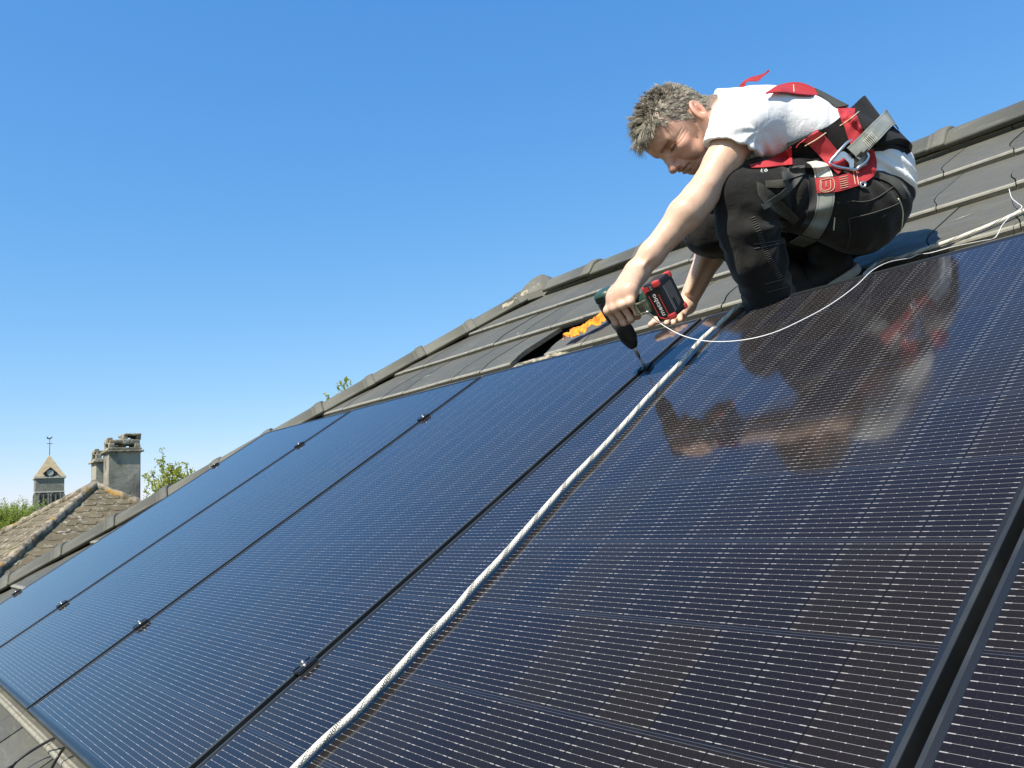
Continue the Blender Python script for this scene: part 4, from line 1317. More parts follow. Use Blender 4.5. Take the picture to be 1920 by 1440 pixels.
    def blob(fc, uc, sc_, r): return np.exp(-(((f - fc) ** 2 + (u - uc) ** 2 + (np.abs(s_) - sc_) ** 2) / (r * r)))[:, None]
    red = np.array([0.46, 0.15, 0.10])
    Cc = Cc + (red - Cc) * np.clip(0.45 * blob(0.122, -0.026, 0, 0.02) + 0.3 * blob(0.078, -0.02, 0.045, 0.025) + 0.35 * blob(-0.012, 0.01, 0.085, 0.03), 0, 1)
    lip = np.exp(-(((f - 0.110) / 0.012) ** 2 + ((u + 0.0515) / 0.008) ** 2 + (s_ / 0.02) ** 2))[:, None]
    Cc = Cc + (np.array([0.36, 0.125, 0.10]) - Cc) * 0.6 * lip
    stub = np.clip(1 - np.abs((u + 0.062) / 0.035), 0, 1)[:, None] * np.clip((f - 0.0) / 0.05, 0, 1)[:, None] * w
    Cc = Cc + (np.array([0.36, 0.20, 0.145]) - Cc) * 0.35 * stub
    brow = (np.exp(-(((u - 0.0255) / 0.0055) ** 2)) * (np.abs(s_) > 0.013) * (np.abs(s_) < 0.055) * (f > 0.075))[:, None]
    Cc = Cc + (np.array([0.10, 0.065, 0.045]) - Cc) * 0.75 * brow
    sk = hair_mask(f, u, s_).astype(float)
    Ek = np.concatenate([Q[:, [0, 1]], Q[:, [1, 2]], Q[:, [2, 3]], Q[:, [3, 0]]])
    for _ in range(2):
        num = np.bincount(Ek[:, 0], sk[Ek[:, 1]], len(V)) + np.bincount(Ek[:, 1], sk[Ek[:, 0]], len(V))
        sk = 0.4 * sk + 0.6 * num / np.maximum(np.bincount(Ek.ravel(), minlength=len(V)), 1)
    Cc = Cc + (np.array([0.105, 0.092, 0.072]) - Cc) * 0.9 * sk[:, None]
    Cc = Cc + (np.array([0.045, 0.028, 0.020]) - Cc) * np.clip(0.9 * LID + 0.45 * LIP, 0, 1)[:, None]
    hand = np.clip(1 - np.linalg.norm(V - gc, axis=1) / 0.10, 0, 1)[:, None]
    Cc = Cc + (np.array([0.55, 0.27, 0.19]) - Cc) * 0.45 * hand
    return grid_mesh('body', V, Q, OFF, np.clip(Cc, 0.01, 1)), F

body_me, BF = build_body()
link('body', body_me, M['skin'], person)

# ---- T-shirt
def build_shirt():
    F = Field(K(1310, 370, 2.3) - np.array([0.08, 0.03, 0.36]), K(1720, 150, 2.3) + np.array([0.05, 0.05, 0.42]), 0.0036)
    for sg in (-1, 1):
        dd = sg * 0.098
        F.chain([K(1402, 238, DM + dd * .95), K(1445, 240, DM + dd), K(1500, 252, DM + dd), K(1560, 285, DM + dd), K(1612, 322, DM + dd * 1.05), K(1655, 350, DM + dd * 1.0)],
                [0.086, 0.094, 0.090, 0.084, 0.084, 0.082], 0.05)
    F.chain([K(1392, 232, DM), K(1430, 236, DM), K(1490, 248, DM), K(1556, 280, DM), K(1612, 312, DM), K(1648, 334, DM)], [0.070, 0.080, 0.084, 0.082, 0.084, 0.086], 0.05)
    F.cone(K(1388, 214, DM), K(1350, 214, DM), 0.070, 0.069, 0.03)                      # collar
    F.cone(K(1372, 226, 2.17), K(1350, 226, 2.2), 0.06, 0.045, 0.04)
    # near sleeve
    F.cone(SHL, K(1362, 300, 2.09), 0.071, 0.070, 0.035)
    F.cone(K(1420, 225, 2.13), SHL, 0.075, 0.066, 0.04)
    F.cone(K(1412, 262, 2.11), K(1400, 284, 2.10), 0.04, 0.03, 0.04)
    # far sleeve
    F.cone(SHR, K(1380, 300, 2.46), 0.07, 0.07, 0.04)
    # tail hanging over the belt at the back
    F.cone(K(1640, 320, 2.20), K(1672, 305, 2.3), 0.05, 0.045, 0.04)
    F.cone(K(1655, 322, 2.16), K(1678, 342, 2.22), 0.035, 0.022, 0.03)
    F.cone(K(1672, 305, 2.26), K(1694, 322, 2.27), 0.030, 0.014, 0.03)
    # cuts: sleeve hems, neck hole
    hx = unit(K(1345, 318, 2.08) - K(1394, 240, 2.1))
    b0 = K(1250, 400, 2.09) - 0.2; b1 = K(1436, 240, 2.0) + 0.2
    hemn = unit(np.array([-0.30, -1.0, -0.05]))
    F.plane(K(1372, 276, 2.08), hemn, np.array([K(1300, 0, 2.1)[0], K(0, 380, 2.1)[1], -2.16]), np.array([K(1424, 0, 2.1)[0], K(0, 200, 2.1)[1], -1.9]))
    F.plane(K(1385, 300, 2.45), hemn, np.array([K(1300, 0, 2.1)[0], K(0, 420, 2.1)[1], -2.7]), np.array([K(1410, 0, 2.1)[0], K(0, 262, 2.1)[1], -2.37]))
    F.cone(K(1388, 250, 2.095), K(1340, 330, 2.08), 0.052, 0.063, 0.008, 's')
    F.cone(HP(-0.03, -0.04, 0), K(1382, 224, 2.27), 0.064, 0.060, 0.008, 's')
    F.plane(K(1333, 232, 2.27), unit([-1.0, 0.10, 0.0]), np.array([K(1290, 0, 2.1)[0], K(0, 262, 2.2)[1], -2.38]), np.array([K(1362, 0, 2.2)[0], K(0, 150, 2.2)[1], -2.14]))
    ax = unit(K(1640, 350, DM) - K(1420, 230, DM))
    def folds(P):
        w = vnoise(P * np.array([1, 1, 0.8]), 9, 1) * 0.007 + vnoise(P, 24, 2) * 0.0026
        q = P - K(1405, 262, 2.10)                        # creases fanning out of the armpit
        r = np.linalg.norm(q, axis=1); th = np.arctan2(q[:, 1], q[:, 0])
        amp = np.exp(-((r - 0.085) / 0.06) ** 2) * 0.0026 * np.clip(0.3 + vnoise(P, 15, 16) * 1.6, 0, 1)
        w = w + amp * np.sin(th * 8 + vnoise(P, 14, 6) * 3.2)
        q = P - K(1590, 305, 2.10)                        # creases where the pad squeezes the waist
        dd = q @ ax
        w = w + 0.0045 * np.sin(dd * 190 + vnoise(P, 10, 7) * 4.0) * np.exp(-((dd + 0.02) / 0.06) ** 2)
        lo = np.clip((K(0, 270, 2.1)[1] - P[:, 1]) / 0.05, 0, 1) * np.clip((P[:, 2] + 2.3) / 0.1, 0, 1)
        nrm = unit([0.45, 1.0, 0])
        w = w + lo * 0.005 * np.sin((P @ nrm) * 170 + vnoise(P, 8, 9) * 3.5)
        return w
    F.disp(folds)
    V, Q = F.nets(); V, Q = biggest(V, Q)
    V = smooth_verts(V, Q, 2, 0.4)
    return grid_mesh('shirt', V, Q, OFF), F
shirt_me, SF = build_shirt()
shirt = link('shirt', shirt_me, M['shirt'], person)

# ---- trousers
def build_trousers():
    F = Field(K(1290, 640, 2.3) - np.array([0.05, 0.0, 0.36]), K(1730, 290, 2.3) + np.array([0.05, 0.04, 0.40]), 0.0042)
    # seat
    for c, q in ((K(1618, 392, 2.19), 1), (K(1612, 396, 2.36), -1)):
        F.ell(c, np.eye(3), (0.112, 0.118, 0.112), 0.05)
    F.cone(K(1640, 352, 2.19), K(1640, 352, 2.35), 0.082, 0.082, 0.05)
    F.cone(K(1600, 342, 2.16), K(1530, 345, 2.19), 0.07, 0.06, 0.05)
    F.cone(K(1590, 350, 2.36), K(1500, 360, 2.36), 0.075, 0.07, 0.05)
    # near thigh to the knee, shin to the cuff
    F.chain([K(1612, 398, 2.16), K(1520, 372, 2.125), K(1440, 360, 2.105), K(1386, 366, 2.10)], [0.105, 0.086, 0.073, 0.060], 0.03)
    F.chain([K(1386, 364, 2.095), K(1402, 430, 2.10), K(1418, 490, 2.125), K(1440, 545, 2.165), K(1454, 610, 2.20)], [0.062, 0.064, 0.062, 0.063, 0.072], 0.03)
    F.cone(K(1400, 330, 2.11), K(1480, 335, 2.13), 0.035, 0.045, 0.04)
    # far leg
    F.chain([HIPR, K(1450, 408, 2.34), K(1330, 432, 2.345)], [0.10, 0.085, 0.064], 0.03)
    F.chain([K(1330, 436, 2.345), K(1450, 470, 2.40), K(1545, 492, 2.41)], [0.064, 0.066, 0.06], 0.03)
    # cuff is cut off and hollow
    cn = unit(K(1452, 585, 2.22) - K(1430, 520, 2.185))
    F.plane(K(1449, 598, 2.215), unit(np.array([0.25, -1, 0.0])), K(1370, 640, 2.1) - np.array([0.1, 0, 0.3]), K(1520, 530, 2.0) + np.array([0, 0, 0.3]))
    F.cone(K(1450, 590, 2.215), K(1460, 630, 2.23), 0.052, 0.056, 0.006, 's')
    def folds(P):
        w = vnoise(P, 8, 21) * 0.009 + vnoise(P * np.array([1.0, 0.6, 1.0]), 22, 22) * 0.0062 + (np.abs(vnoise(P, 26, 27)) - 0.3) * 0.004
        c0 = K(1470, 420, 2.12); q = P - c0
        r = np.linalg.norm(q[:, :2], axis=1); th = np.arctan2(q[:, 1], q[:, 0])
        w = w + 0.006 * np.sin(th * 9 + vnoise(P, 9, 24) * 3) * np.exp(-((r - 0.09) / 0.08) ** 2)
        # bunched rings above the cuff and behind the knee
        sh = unit(K(1446, 560, 2.21) - K(1394, 400, 2.12)); t = (P - K(1394, 400, 2.12)) @ sh
        near = np.exp(-(np.linalg.norm(np.cross(P - K(1394, 400, 2.12), sh), axis=1) / 0.08) ** 4)
        w = w + near * 0.0085 * np.sin(t * 125 + vnoise(P, 11, 25) * 4.5 + P[:, 0] * 45) * np.clip(t / 0.05, 0, 1)
        qq = P - K(1660, 330, 2.1)
        w = w + 0.004 * np.sin((qq @ unit([0.75, 0.65, 0])) * 150 + vnoise(P, 7, 26) * 4) * np.exp(-(np.linalg.norm(qq, axis=1) / 0.11) ** 2)
        # cuff hem and knee patch edges
        w = w - near * 0.004 * (np.abs(t - 0.200) < 0.014) - near * 0.0035 * (np.abs(t - 0.115) < 0.007)
        return w
    F.disp(folds)
    V, Q = F.nets(); V, Q = biggest(V, Q)
    V = smooth_verts(V, Q, 2, 0.4)
    me = grid_mesh('trousers', V, Q, OFF)
    # lower leg and knee: worn canvas, painted paler to look sunlit
    sh0 = K(1394, 380, 2.12); sh = unit(K(1446, 560, 2.21) - sh0)
    ctr = V[Q].mean(1)
    t = (ctr - sh0) @ sh; dist = np.linalg.norm(np.cross(ctr - sh0, sh), axis=1)
    mi = ((t > 0.0) & (dist < 0.085) & (ctr[:, 2] > -2.29)).astype(np.int32)
    me.materials.append(M['trouser']); me.materials.append(M['knee'])
    me.polygons.foreach_set('material_index', mi)
    me.update()
    return me, F
tr_me, TF = build_trousers()
trousers = link('trousers', tr_me, None, person)

# surfaces the straps and seams lie on
def bvh(mes):
    V = []; Fc = []; o = 0
    for me in mes:
        V += [Vector(v.co) + FEET for v in me.vertices]
        Fc += [[i + o for i in p.vertices] for p in me.polygons]
        o = len(V)
    return BVHTree.FromPolygons(V, Fc)
CLOTH = bvh([shirt_me, tr_me])
def hit_depth(px, py, tree=None):
    d = CAMM @ K(px, py, 1.0); L = np.linalg.norm(d)
    h = (tree or CLOTH).ray_cast(Vector(CAMP), Vector(d / L))
    return None if h[0] is None else h[3] / L

# ---- shoes
def build_shoe(name, toe, heel, up, hgt, lab=None):
    toe, heel = np.array(toe), np.array(heel)
    ax = unit(toe - heel); up = unit(up - ax * (up @ ax)); sd = np.cross(ax, up)
    L = np.linalg.norm(toe - heel)
    F = Field(np.minimum(toe, heel) - 0.09, np.maximum(toe, heel) + 0.13, 0.004)
    P = lambda a, h, s: heel + ax * a * L + up * h + sd * s
    F.chain([P(0.14, 0.045, 0), P(0.5, 0.045, 0), P(0.78, 0.036, 0), P(0.93, 0.032, 0)], [0.040, 0.044, 0.044, 0.030], 0.02, flat=(sd, 0.92))
    F.cone(P(0.2, 0.05, 0), P(0.22, hgt, 0), 0.038, 0.042, 0.02)
    F.plane(P(0, 0.018, 0), -up, heel - 0.4, heel + 0.4)
    V, Q = F.nets(); V = smooth_verts(V, Q, 2)
    o = link('shoe', grid_mesh('shoe', V, Q, OFF), M['shoe'], person)
    F2 = Field(np.minimum(toe, heel) - 0.09, np.maximum(toe, heel) + 0.13, 0.004)
    F2.chain([P(0.12, 0.012, 0), P(0.5, 0.012, 0), P(0.78, 0.012, 0), P(0.94, 0.012, 0)], [0.043, 0.046, 0.048, 0.034], 0.02, flat=(sd, 0.95))
    F2.plane(P(0, 0.026, 0), up, heel - 0.4, heel + 0.4); F2.plane(P(0, 0.0, 0), -up, heel - 0.4, heel + 0.4)
    V, Q = F2.nets(); V = smooth_verts(V, Q, 1)
    link('sole', grid_mesh('sole', V, Q, OFF), M['sole'], o)
NRM = CAMM.T @ np.array([0, -ST, CT])
def uvk(u, v, n): return CAMM.T @ (np.array(W(u, v, n)) - CAMP)
build_shoe('shoe', uvk(0.03, 1.755, -0.109), uvk(0.20, 1.965, -0.109), NRM, 0.10)
build_shoe('shoe', uvk(0.105, 1.865, -0.109), uvk(0.265, 2.075, -0.095), NRM, 0.10)

# ---- hair: short, grey, standing up at the front
def build_hair():
    g = np.random.default_rng(21)
    nv = len(body_me.vertices)
    co = np.zeros(nv * 3); body_me.vertices.foreach_get('co', co); co = co.reshape(-1, 3)
    no = np.zeros(nv * 3); body_me.vertex_normals.foreach_get('vector', no); no = no.reshape(-1, 3)
    Lc = ((co + OFF - CAMP) @ CAMM - HEADC) ; Ln = no @ CAMM
    T = np.stack([HF, HU, HS], 1)
    Lc = Lc @ T; Ln = Ln @ T                                  # f, u, s
    f, u, s = Lc.T
    ok = np.nonzero(hair_mask(f, u, s))[0]
    V = []; Fc = []; Cl = []
    wl = np.linspace(0, 1, 5)
    NH = 24000
    pick = g.choice(ok, NH)
    W1 = vnoise(Lc[pick], 34, 41); W2 = vnoise(Lc[pick], 60, 42)
    NC = 900                                                  # locks: hairs lean towards the tip of the nearest lock
    cen = Lc[g.choice(ok, NC)]; cdir = g.normal(size=(NC, 3)); clen = g.uniform(0.7, 1.35, NC); cgrey = g.normal(size=NC) * 0.16
    lock = np.array([((cen - Lc[v]) ** 2).sum(1).argmin() for v in pick])
    for n, vi in enumerate(pick):
        base = Lc[vi] + g.normal(size=3) * 0.0015; nrm = Ln[vi]
        f, u, s = base
        top = np.clip((u - 0.075) / 0.05, 0, 1)
        front = np.clip((f - 0.02) / 0.06, 0, 1) * np.clip((u - 0.05) / 0.04, 0, 1)
        length = 0.0095 + 0.009 * top + 0.017 * front - 0.004 * (u < 0.0)
        ck = lock[n]
        length *= g.uniform(0.75, 1.15) * clen[ck]
        wisp = W1[n]
        flow = np.array([-0.55, -0.55, 0.0]) * (1 - top) + np.array([0.75, -0.10, 0.0]) * front + np.array([0.15 + 0.6 * wisp, 0.40, 0.5 * W2[n]]) * top * (1 - front)
        mix_ = 1.02 - 0.24 * top
        dirv = nrm * (1 - mix_ * 0.62) + flow * mix_ + cdir[ck] * (0.14 + 0.16 * top) + g.normal(size=3) * 0.07
        dirv /= np.linalg.norm(dirv)
        bend = flow * 0.6 + np.array([0.25, -0.45, 0]) * front + cdir[ck][::-1] * 0.25 + g.normal(size=3) * 0.08
        pull = (cen[ck] - base); pull = pull - nrm * (pull @ nrm)
        P = [base - nrm * 0.003 + dirv * length * t + bend * length * 0.5 * t * t + pull * 0.75 * t ** 1.5 for t in wl]
        P = np.array([HP(*p) for p in P])
        w0 = g.uniform(0.00055, 0.00105)
        sd = np.cross(P[-1] - P[0], g.normal(size=3)); sd /= np.linalg.norm(sd)
        s2 = np.cross(P[-1] - P[0], sd); s2 /= np.linalg.norm(s2)
        b = len(V)
        for j, t in enumerate(wl[:-1]):
            w = w0 * (1 - 0.75 * t)
            V += [P[j] + sd * w, P[j] - sd * 0.5 * w + s2 * 0.85 * w, P[j] - sd * 0.5 * w - s2 * 0.85 * w]
        V.append(P[-1])
        for j in range(3):
            for k in range(3):
                a0 = b + j * 3 + k; a1 = b + j * 3 + (k + 1) % 3
                Fc.append((a0, a1, a1 + 3, a0 + 3))
        for k in range(3): Fc.append((b + 9 + k, b + 9 + (k + 1) % 3, b + 12))
        grey = np.clip(0.36 + 0.34 * (1 - top) * (f < 0.07) + 0.22 * g.normal() + 0.55 * front * (u < 0.108) - 0.28 * top * (1 - front) + 0.2 * wisp + cgrey[ck], 0, 1)
        Cl += [np.array([0.050, 0.039, 0.026]) * (1 - grey) + np.array([0.55, 0.50, 0.39]) * grey] * 13
    V = np.array(V)
    me = bpy.data.meshes.new('hair')
    me.from_pydata((k2w(V) - OFF).tolist(), [], Fc)
    ca = me.color_attributes.new('Col', 'FLOAT_COLOR', 'POINT')
    ca.data.foreach_set('color', np.concatenate([np.array(Cl), np.ones((len(V), 1))], 1).astype(np.float32).ravel())
    me.polygons.foreach_set('use_smooth', [True] * len(Fc))
    me.update()
    return me
link('hair', build_hair(), M['hair'], person)
# scalp tint under the hair
# ------------------------------------------------------------------ ribbons that hug the clothes
def ribbon_grid(st, n=None, m=4, lift=0.006, tree=None):
    """st: list of (A, B, depthA, depthB); A and B are the two edges; None depth = lies on the cloth"""
    A = np.array([s[0] for s in st], float); B = np.array([s[1] for s in st], float)
    n = n or max(12, 7 * len(st))
    A = catmull(A, n); B = catmull(B, n)
    tt = np.linspace(0, len(st) - 1, n)
    def dcol(i):
        v = [(s[i] if len(s) > i and s[i] is not None else np.nan) for s in st]
        v = np.array(v, float)
        if np.isnan(v).all(): return None
        ok = ~np.isnan(v)
        return np.interp(tt, np.arange(len(st))[ok], v[ok]), np.interp(tt, np.arange(len(st)), np.where(ok, 1.0, 0.0))
    da, db = dcol(2), dcol(3)
    if db is None: db = da
    G = np.zeros((n, m + 1, 3))
    Dp = np.zeros((n, m + 1))
    for i in range(n):
        for j in range(m + 1):
            w = j / m
            p = A[i] * (1 - w) + B[i] * w
            h = hit_depth(p[0], p[1], tree)
            e = None
            if da is not None:
                e = da[0][i] * (1 - w) + db[0][i] * w
                if da[1][i] < 0.5: e = None
            if h is None and e is None: Dp[i, j] = np.nan
            elif e is None: Dp[i, j] = h - lift
            elif h is None: Dp[i, j] = e
            else: Dp[i, j] = min(e, h - lift)
            G[i, j, :2] = p
    # fill the gaps, then pull tight along the length (a strap bridges hollows)
    for j in range(m + 1):
        c = Dp[:, j]; ok = ~np.isnan(c)
        c = np.interp(np.arange(n), np.arange(n)[ok], c[ok]) if ok.any() else np.full(n, DM)
        for _ in range(6):
            s = np.concatenate([[c[0]], (c[:-2] + c[2:]) / 2, [c[-1]]])
            c = np.minimum(c, s)
        for _ in range(2):
            c = np.concatenate([[c[0]], (c[:-2] + 2 * c[1:-1] + c[2:]) / 4, [c[-1]]])
        Dp[:, j] = c
    out = np.zeros((n, m + 1, 3))
    for i in range(n):
        for j in range(m + 1):
            out[i, j] = K(G[i, j, 0], G[i, j, 1], Dp[i, j])
    return out
def ribbon(name, st, mat, parent, thick=0.0022, off=None, **kw):
    G = ribbon_grid(st, **kw)
    return slab(name, G, mat, parent, thick, off)
def slab(name, G, mat, parent, thick, off=None):
    n, m = G.shape[:2]
    du = np.gradient(G, axis=0); dv = np.gradient(G, axis=1)
    Nn = np.cross(du, dv); Nn /= np.linalg.norm(Nn, axis=2)[:, :, None] + 1e-12
    flip = np.sign((Nn * G).sum(2).mean())               # point away from the viewer's side
    Nn = Nn * (flip if flip != 0 else 1)
    T = G; U = G + Nn * thick
    L = np.concatenate([[0], np.cumsum(np.linalg.norm(np.diff(G[:, m // 2], axis=0), axis=1))])
    V = np.concatenate([T.reshape(-1, 3), U.reshape(-1, 3)])
    o2 = n * m
    Fc = []; UV = []
    def q(a, b, c, d):
        Fc.append((a, b, c, d))
        for x in (a, b, c, d):
            y = x % o2
            UV.append(((y % m) / (m - 1), L[y // m]))
    for i in range(n - 1):
        for j in range(m - 1):
            a, b, c, d = i * m + j, i * m + j + 1, (i + 1) * m + j + 1, (i + 1) * m + j
            q(a, b, c, d); q(o2 + d, o2 + c, o2 + b, o2 + a)
        q(i * m, (i + 1) * m, o2 + (i + 1) * m, o2 + i * m)
        q((i + 1) * m + m - 1, i * m + m - 1, o2 + i * m + m - 1, o2 + (i + 1) * m + m - 1)
    for j in range(m - 1):
        q(j + 1, j, o2 + j, o2 + j + 1)
        e = (n - 1) * m
        q(e + j, e + j + 1, o2 + e + j + 1, o2 + e + j)
    Wv = k2w(V) - (OFF if off is None else np.array(off))
    me = bpy.data.meshes.new(name)
    me.from_pydata(Wv.tolist(), [], Fc)
    uvl = me.uv_layers.new(name='UVMap')
    uvl.data.foreach_set('uv', np.array(UV, np.float32).ravel())
    bm = bmesh.new(); bm.from_mesh(me)
    bmesh.ops.recalc_face_normals(bm, faces=bm.faces)
    bm.to_mesh(me); bm.free()
    for p in me.polygons: p.use_smooth = len(p.vertices) == 4
    try: me.set_sharp_from_angle(angle=R(45))
    except Exception: pass
    return link(name, me, mat, parent)
def thread(name, px, mat, parent, r=0.0011, lift=0.0015, depth=None, n=None, tree=None):
    P = catmull(np.array(px, float), n or max(6, 5 * len(px)))
    d = [hit_depth(a, b, tree) if depth is None else depth for a, b in P]
    ok = [x is not None for x in d]
    dd = np.interp(np.arange(len(d)), np.arange(len(d))[ok], np.array([x for x in d if x is not None]))
    if depth is None: dd = dd - lift
    return link(name, tube_mesh(name, np.array([k2w(K(a, b, c)) for (a, b), c in zip(P, dd)]) - OFF, r, 6), mat, parent)

# ---- harness
pad = ribbon('harness', [((1478, 276), (1480, 314), 2.13, 2.12), ((1512, 257), (1540, 313), 2.095, 2.085), ((1545, 241), (1590, 299), 2.09, 2.075), ((1575, 220), (1632, 281), 2.12, 2.085),
                         ((1600, 198), (1670, 274), 2.19, 2.11), ((1619, 180), (1693, 284), 2.265, 2.20), ((1622, 184), (1697, 276), 2.33, 2.29), ((1604, 204), (1676, 270), 2.40, 2.38), ((1580, 222), (1640, 276), 2.43, 2.42)],
             M['pad'], person, 0.017, lift=0.021, m=9, n=60)
HB = bvh([shirt_me, tr_me, pad.data])
def strap(name, st, mat, thick=0.0024, lift=0.0085, **kw): return ribbon(name, st, mat, pad, thick, tree=HB, lift=lift, m=7, n=11 * len(st), **kw)
strap('belt', [((1662, 204), (1686, 242), 2.30, 2.28), ((1655, 212), (1676, 234), 2.225, 2.16), ((1630, 236), (1652, 258)), ((1605, 261), (1628, 283)), ((1588, 277), (1612, 299), 2.065, 2.06)], M['grey_web'], 0.003, lift=0.016)
strap('shoulder_strap', [((1569, 199), (1603, 203), 2.15, 2.15), ((1574, 212), (1603, 209), 2.11, 2.12), ((1579, 226), (1602, 214), 2.085, 2.10), ((1583, 234), (1607, 217)), ((1592, 262), (1617, 244)), ((1599, 280), (1625, 262))], M['red_web'], lift=0.0105)
strap('shoulder_strap', [((1492, 276), (1531, 243), 2.10, 2.12), ((1500, 268), (1536, 247)), ((1516, 272), (1545, 252)), ((1550, 306), (1571, 283)), ((1572, 326), (1592, 306), 2.06, 2.06)], M['red_web'])
strap('thigh_label_strap', [((1528, 334), (1532, 362)), ((1548, 333), (1551, 361)), ((1568, 331), (1571, 359)), ((1592, 324), (1596, 352)), ((1611, 317), (1617, 344)), ((1627, 307), (1640, 327)), ((1626, 294), (1644, 304)), ((1618, 284), (1638, 280), 2.07, 2.07)], M['red_web'], 0.003, lift=0.010)
strap('chest_strap', [((1405, 308), (1409, 314)), ((1430, 302), (1436, 313)), ((1455, 292), (1463, 310)), ((1484, 276), (1486, 308))], M['red_web'])
ribbon('shoulder_strap', [((1436, 173), (1437, 175), 2.17, 2.17), ((1443, 169), (1446, 173), 2.17, 2.165), ((1458, 160), (1468, 172), 2.165, 2.155), ((1484, 154), (1492, 175), 2.165, 2.15), ((1507, 156), (1513, 177), 2.165, 2.15), ((1532, 167), (1537, 178), 2.165, 2.15)],
       M['red_web'], pad, 0.0025, tree=HB, lift=0.022, m=14, n=80)
ribbon('strap_sleeve', [((1529, 165), (1536, 178), 2.16, 2.145), ((1550, 175), (1546, 185), 2.155, 2.145), ((1568, 185), (1559, 194), 2.15, 2.14), ((1592, 197), (1568, 201), 2.145, 2.135)], M['dark_web'], pad, 0.006, tree=HB, lift=0.004)
ribbon('loose_strap_end', [((1383, 174), (1396, 173), 2.30, 2.30), ((1386, 163), (1397, 162), 2.30, 2.30), ((1391, 155), (1400, 154), 2.30, 2.30), ((1404, 146), (1408, 151), 2.305, 2.30), ((1421, 141), (1421, 151), 2.31, 2.30), ((1433, 137), (1431, 143), 2.315, 2.31), ((1441, 130), (1443, 134), 2.32, 2.32)],
       [M['red_web']], pad, 0.0028, tree=HB, lift=-1)
ribbon('shoulder_strap', [((1339, 193), (1343, 196), 2.35, 2.35), ((1348, 186), (1351, 190), 2.35, 2.35), ((1357, 182), (1359, 186), 2.35, 2.35), ((1370, 180), (1372, 184), 2.36, 2.36)], M['black_web'], pad, 0.003, tree=HB, lift=-1)
strap('leg_strap', [((1513, 304), (1530, 301)), ((1522, 309), (1549, 306)), ((1526, 320), (1557, 317)), ((1528, 333), (1562, 330))], M['pale_web'], 0.003, lift=0.007)
strap('leg_strap', [((1528, 331), (1562, 329)), ((1532, 367), (1565, 366)), ((1530, 392), (1561, 394)), ((1523, 414), (1552, 420)), ((1505, 438), (1532, 451)), ((1480, 456), (1507, 464))], M['grey_web'], 0.003, lift=0.006)
strap('leg_strap_lining', [((1514, 326), (1529, 326)), ((1518, 362), (1534, 362)), ((1516, 390), (1532, 392)), ((1509, 412), (1526, 416)), ((1497, 430), (1512, 440))], M['black_web'], 0.005, lift=0.004)
strap('adjusting_strap', [((1500, 318), (1508, 326)), ((1486, 338), (1494, 346)), ((1470, 356), (1478, 364)), ((1448, 372), (1455, 381)), ((1427, 384), (1433, 394))], M['dark_web'], 0.002, lift=0.006)
strap('pouch_flap', [((1466, 321), (1470, 338)), ((1480, 314), (1484, 334)), ((1494, 311), (1496, 330)), ((1509, 309), (1510, 326))], M['dark_web'], 0.004, lift=0.010)
HB2 = bvh([shirt_me, tr_me] + [pad.data] + [c.data for c in pad.children])
for px in ([(1575, 236), (1593, 224), (1611, 209)], [(1509, 274), (1530, 262), (1549, 249)], [(1488, 159), (1489, 172)], [(1503, 290), (1536, 268)][:0]):
    if px: thread('stitching', px, M['stitch'], pad, 0.0013, tree=HB2)
for x0 in (1600, 1606):
    thread('stitching', [(x0, 322), (x0 + 4, 346)], M['stitch'], pad, 0.0008, tree=HB2)
# embroidered patches: a boxed U and rows of stitches
for px in ([(1541, 340), (1540, 352), (1544, 357), (1555, 355), (1558, 350), (1557, 338)], [(1549, 340), (1549, 351)], [(1538, 338), (1561, 335), (1563, 355), (1540, 359), (1538, 338)]):
    thread('patch_embroidery', px, M['stitch'], pad, 0.0007, tree=HB2)
for r_ in range(6):
    thread('patch_embroidery', [(1574 + r_ * .4, 333 + r_ * 4), (1582 + r_ * .4, 331.5 + r_ * 4), (1589 + r_ * .4, 329.5 + r_ * 4)], M['stitch'], pad, 0.0007, tree=HB2)
for r_ in range(7):
    thread('belt_stitching', [(1633 - r_ * 2.4, 248 + r_ * 2.6), (1646 - r_ * 2.4, 262 + r_ * 2.6)], M['pale_web'], pad, 0.0008, tree=HB2)
# buckle: steel frame, slider plate
def loop(name, px, depth, r, parent, mat, closed=True):
    P = np.array([K(a, b, d) for (a, b), d in zip(px, depth if hasattr(depth, '__len__') else [depth] * len(px))])
    if closed: P = np.vstack([P, P[:2]])
    C = catmull(P, 8 * len(P))
    if closed: C = C[:-8]
    return link(name, tube_mesh(name, k2w(C) - OFF, r, 10), mat, parent)
bd = 2.045
loop('buckle', [(1556, 304), (1575, 282), (1591, 266), (1601, 264), (1614, 276), (1627, 289), (1625, 300), (1612, 312), (1604, 318), (1586, 316), (1566, 312)], [bd, bd, bd + .004, bd + .006, bd + .008, bd + .006, bd + .004, bd, bd, bd - .002, bd - .002], 0.0044, pad, M['steel'])
G = np.array([[K(a[0] + (b[0] - a[0]) * t, a[1] + (b[1] - a[1]) * t, bd + 0.001) for t in (0, .5, 1)] for a, b in zip(catmull([(1557, 307), (1570, 291), (1582, 284), (1600, 297), (1601, 314)], 26), catmull([(1566, 309), (1574, 301), (1584, 299), (1592, 306), (1593, 316)], 26))])
slab('buckle_plate', G, M['steel'], pad, 0.003)
loop('buckle_bar', [(1594, 281), (1604, 291), (1613, 299)], bd + 0.004, 0.0035, pad, M['steel'], False)
loop('d_ring', [(1690, 268), (1697, 274), (1699, 284), (1696, 294), (1690, 297), (1687, 285)], [2.24, 2.25, 2.26, 2.27, 2.275, 2.26], 0.0032, pad, M['steel'])
loop('small_ring', [(1614, 343), (1619, 341), (1623, 345), (1620, 350), (1614, 349)], hit_depth(1618, 345, HB2) - 0.016, 0.0028, pad, M['steel'])
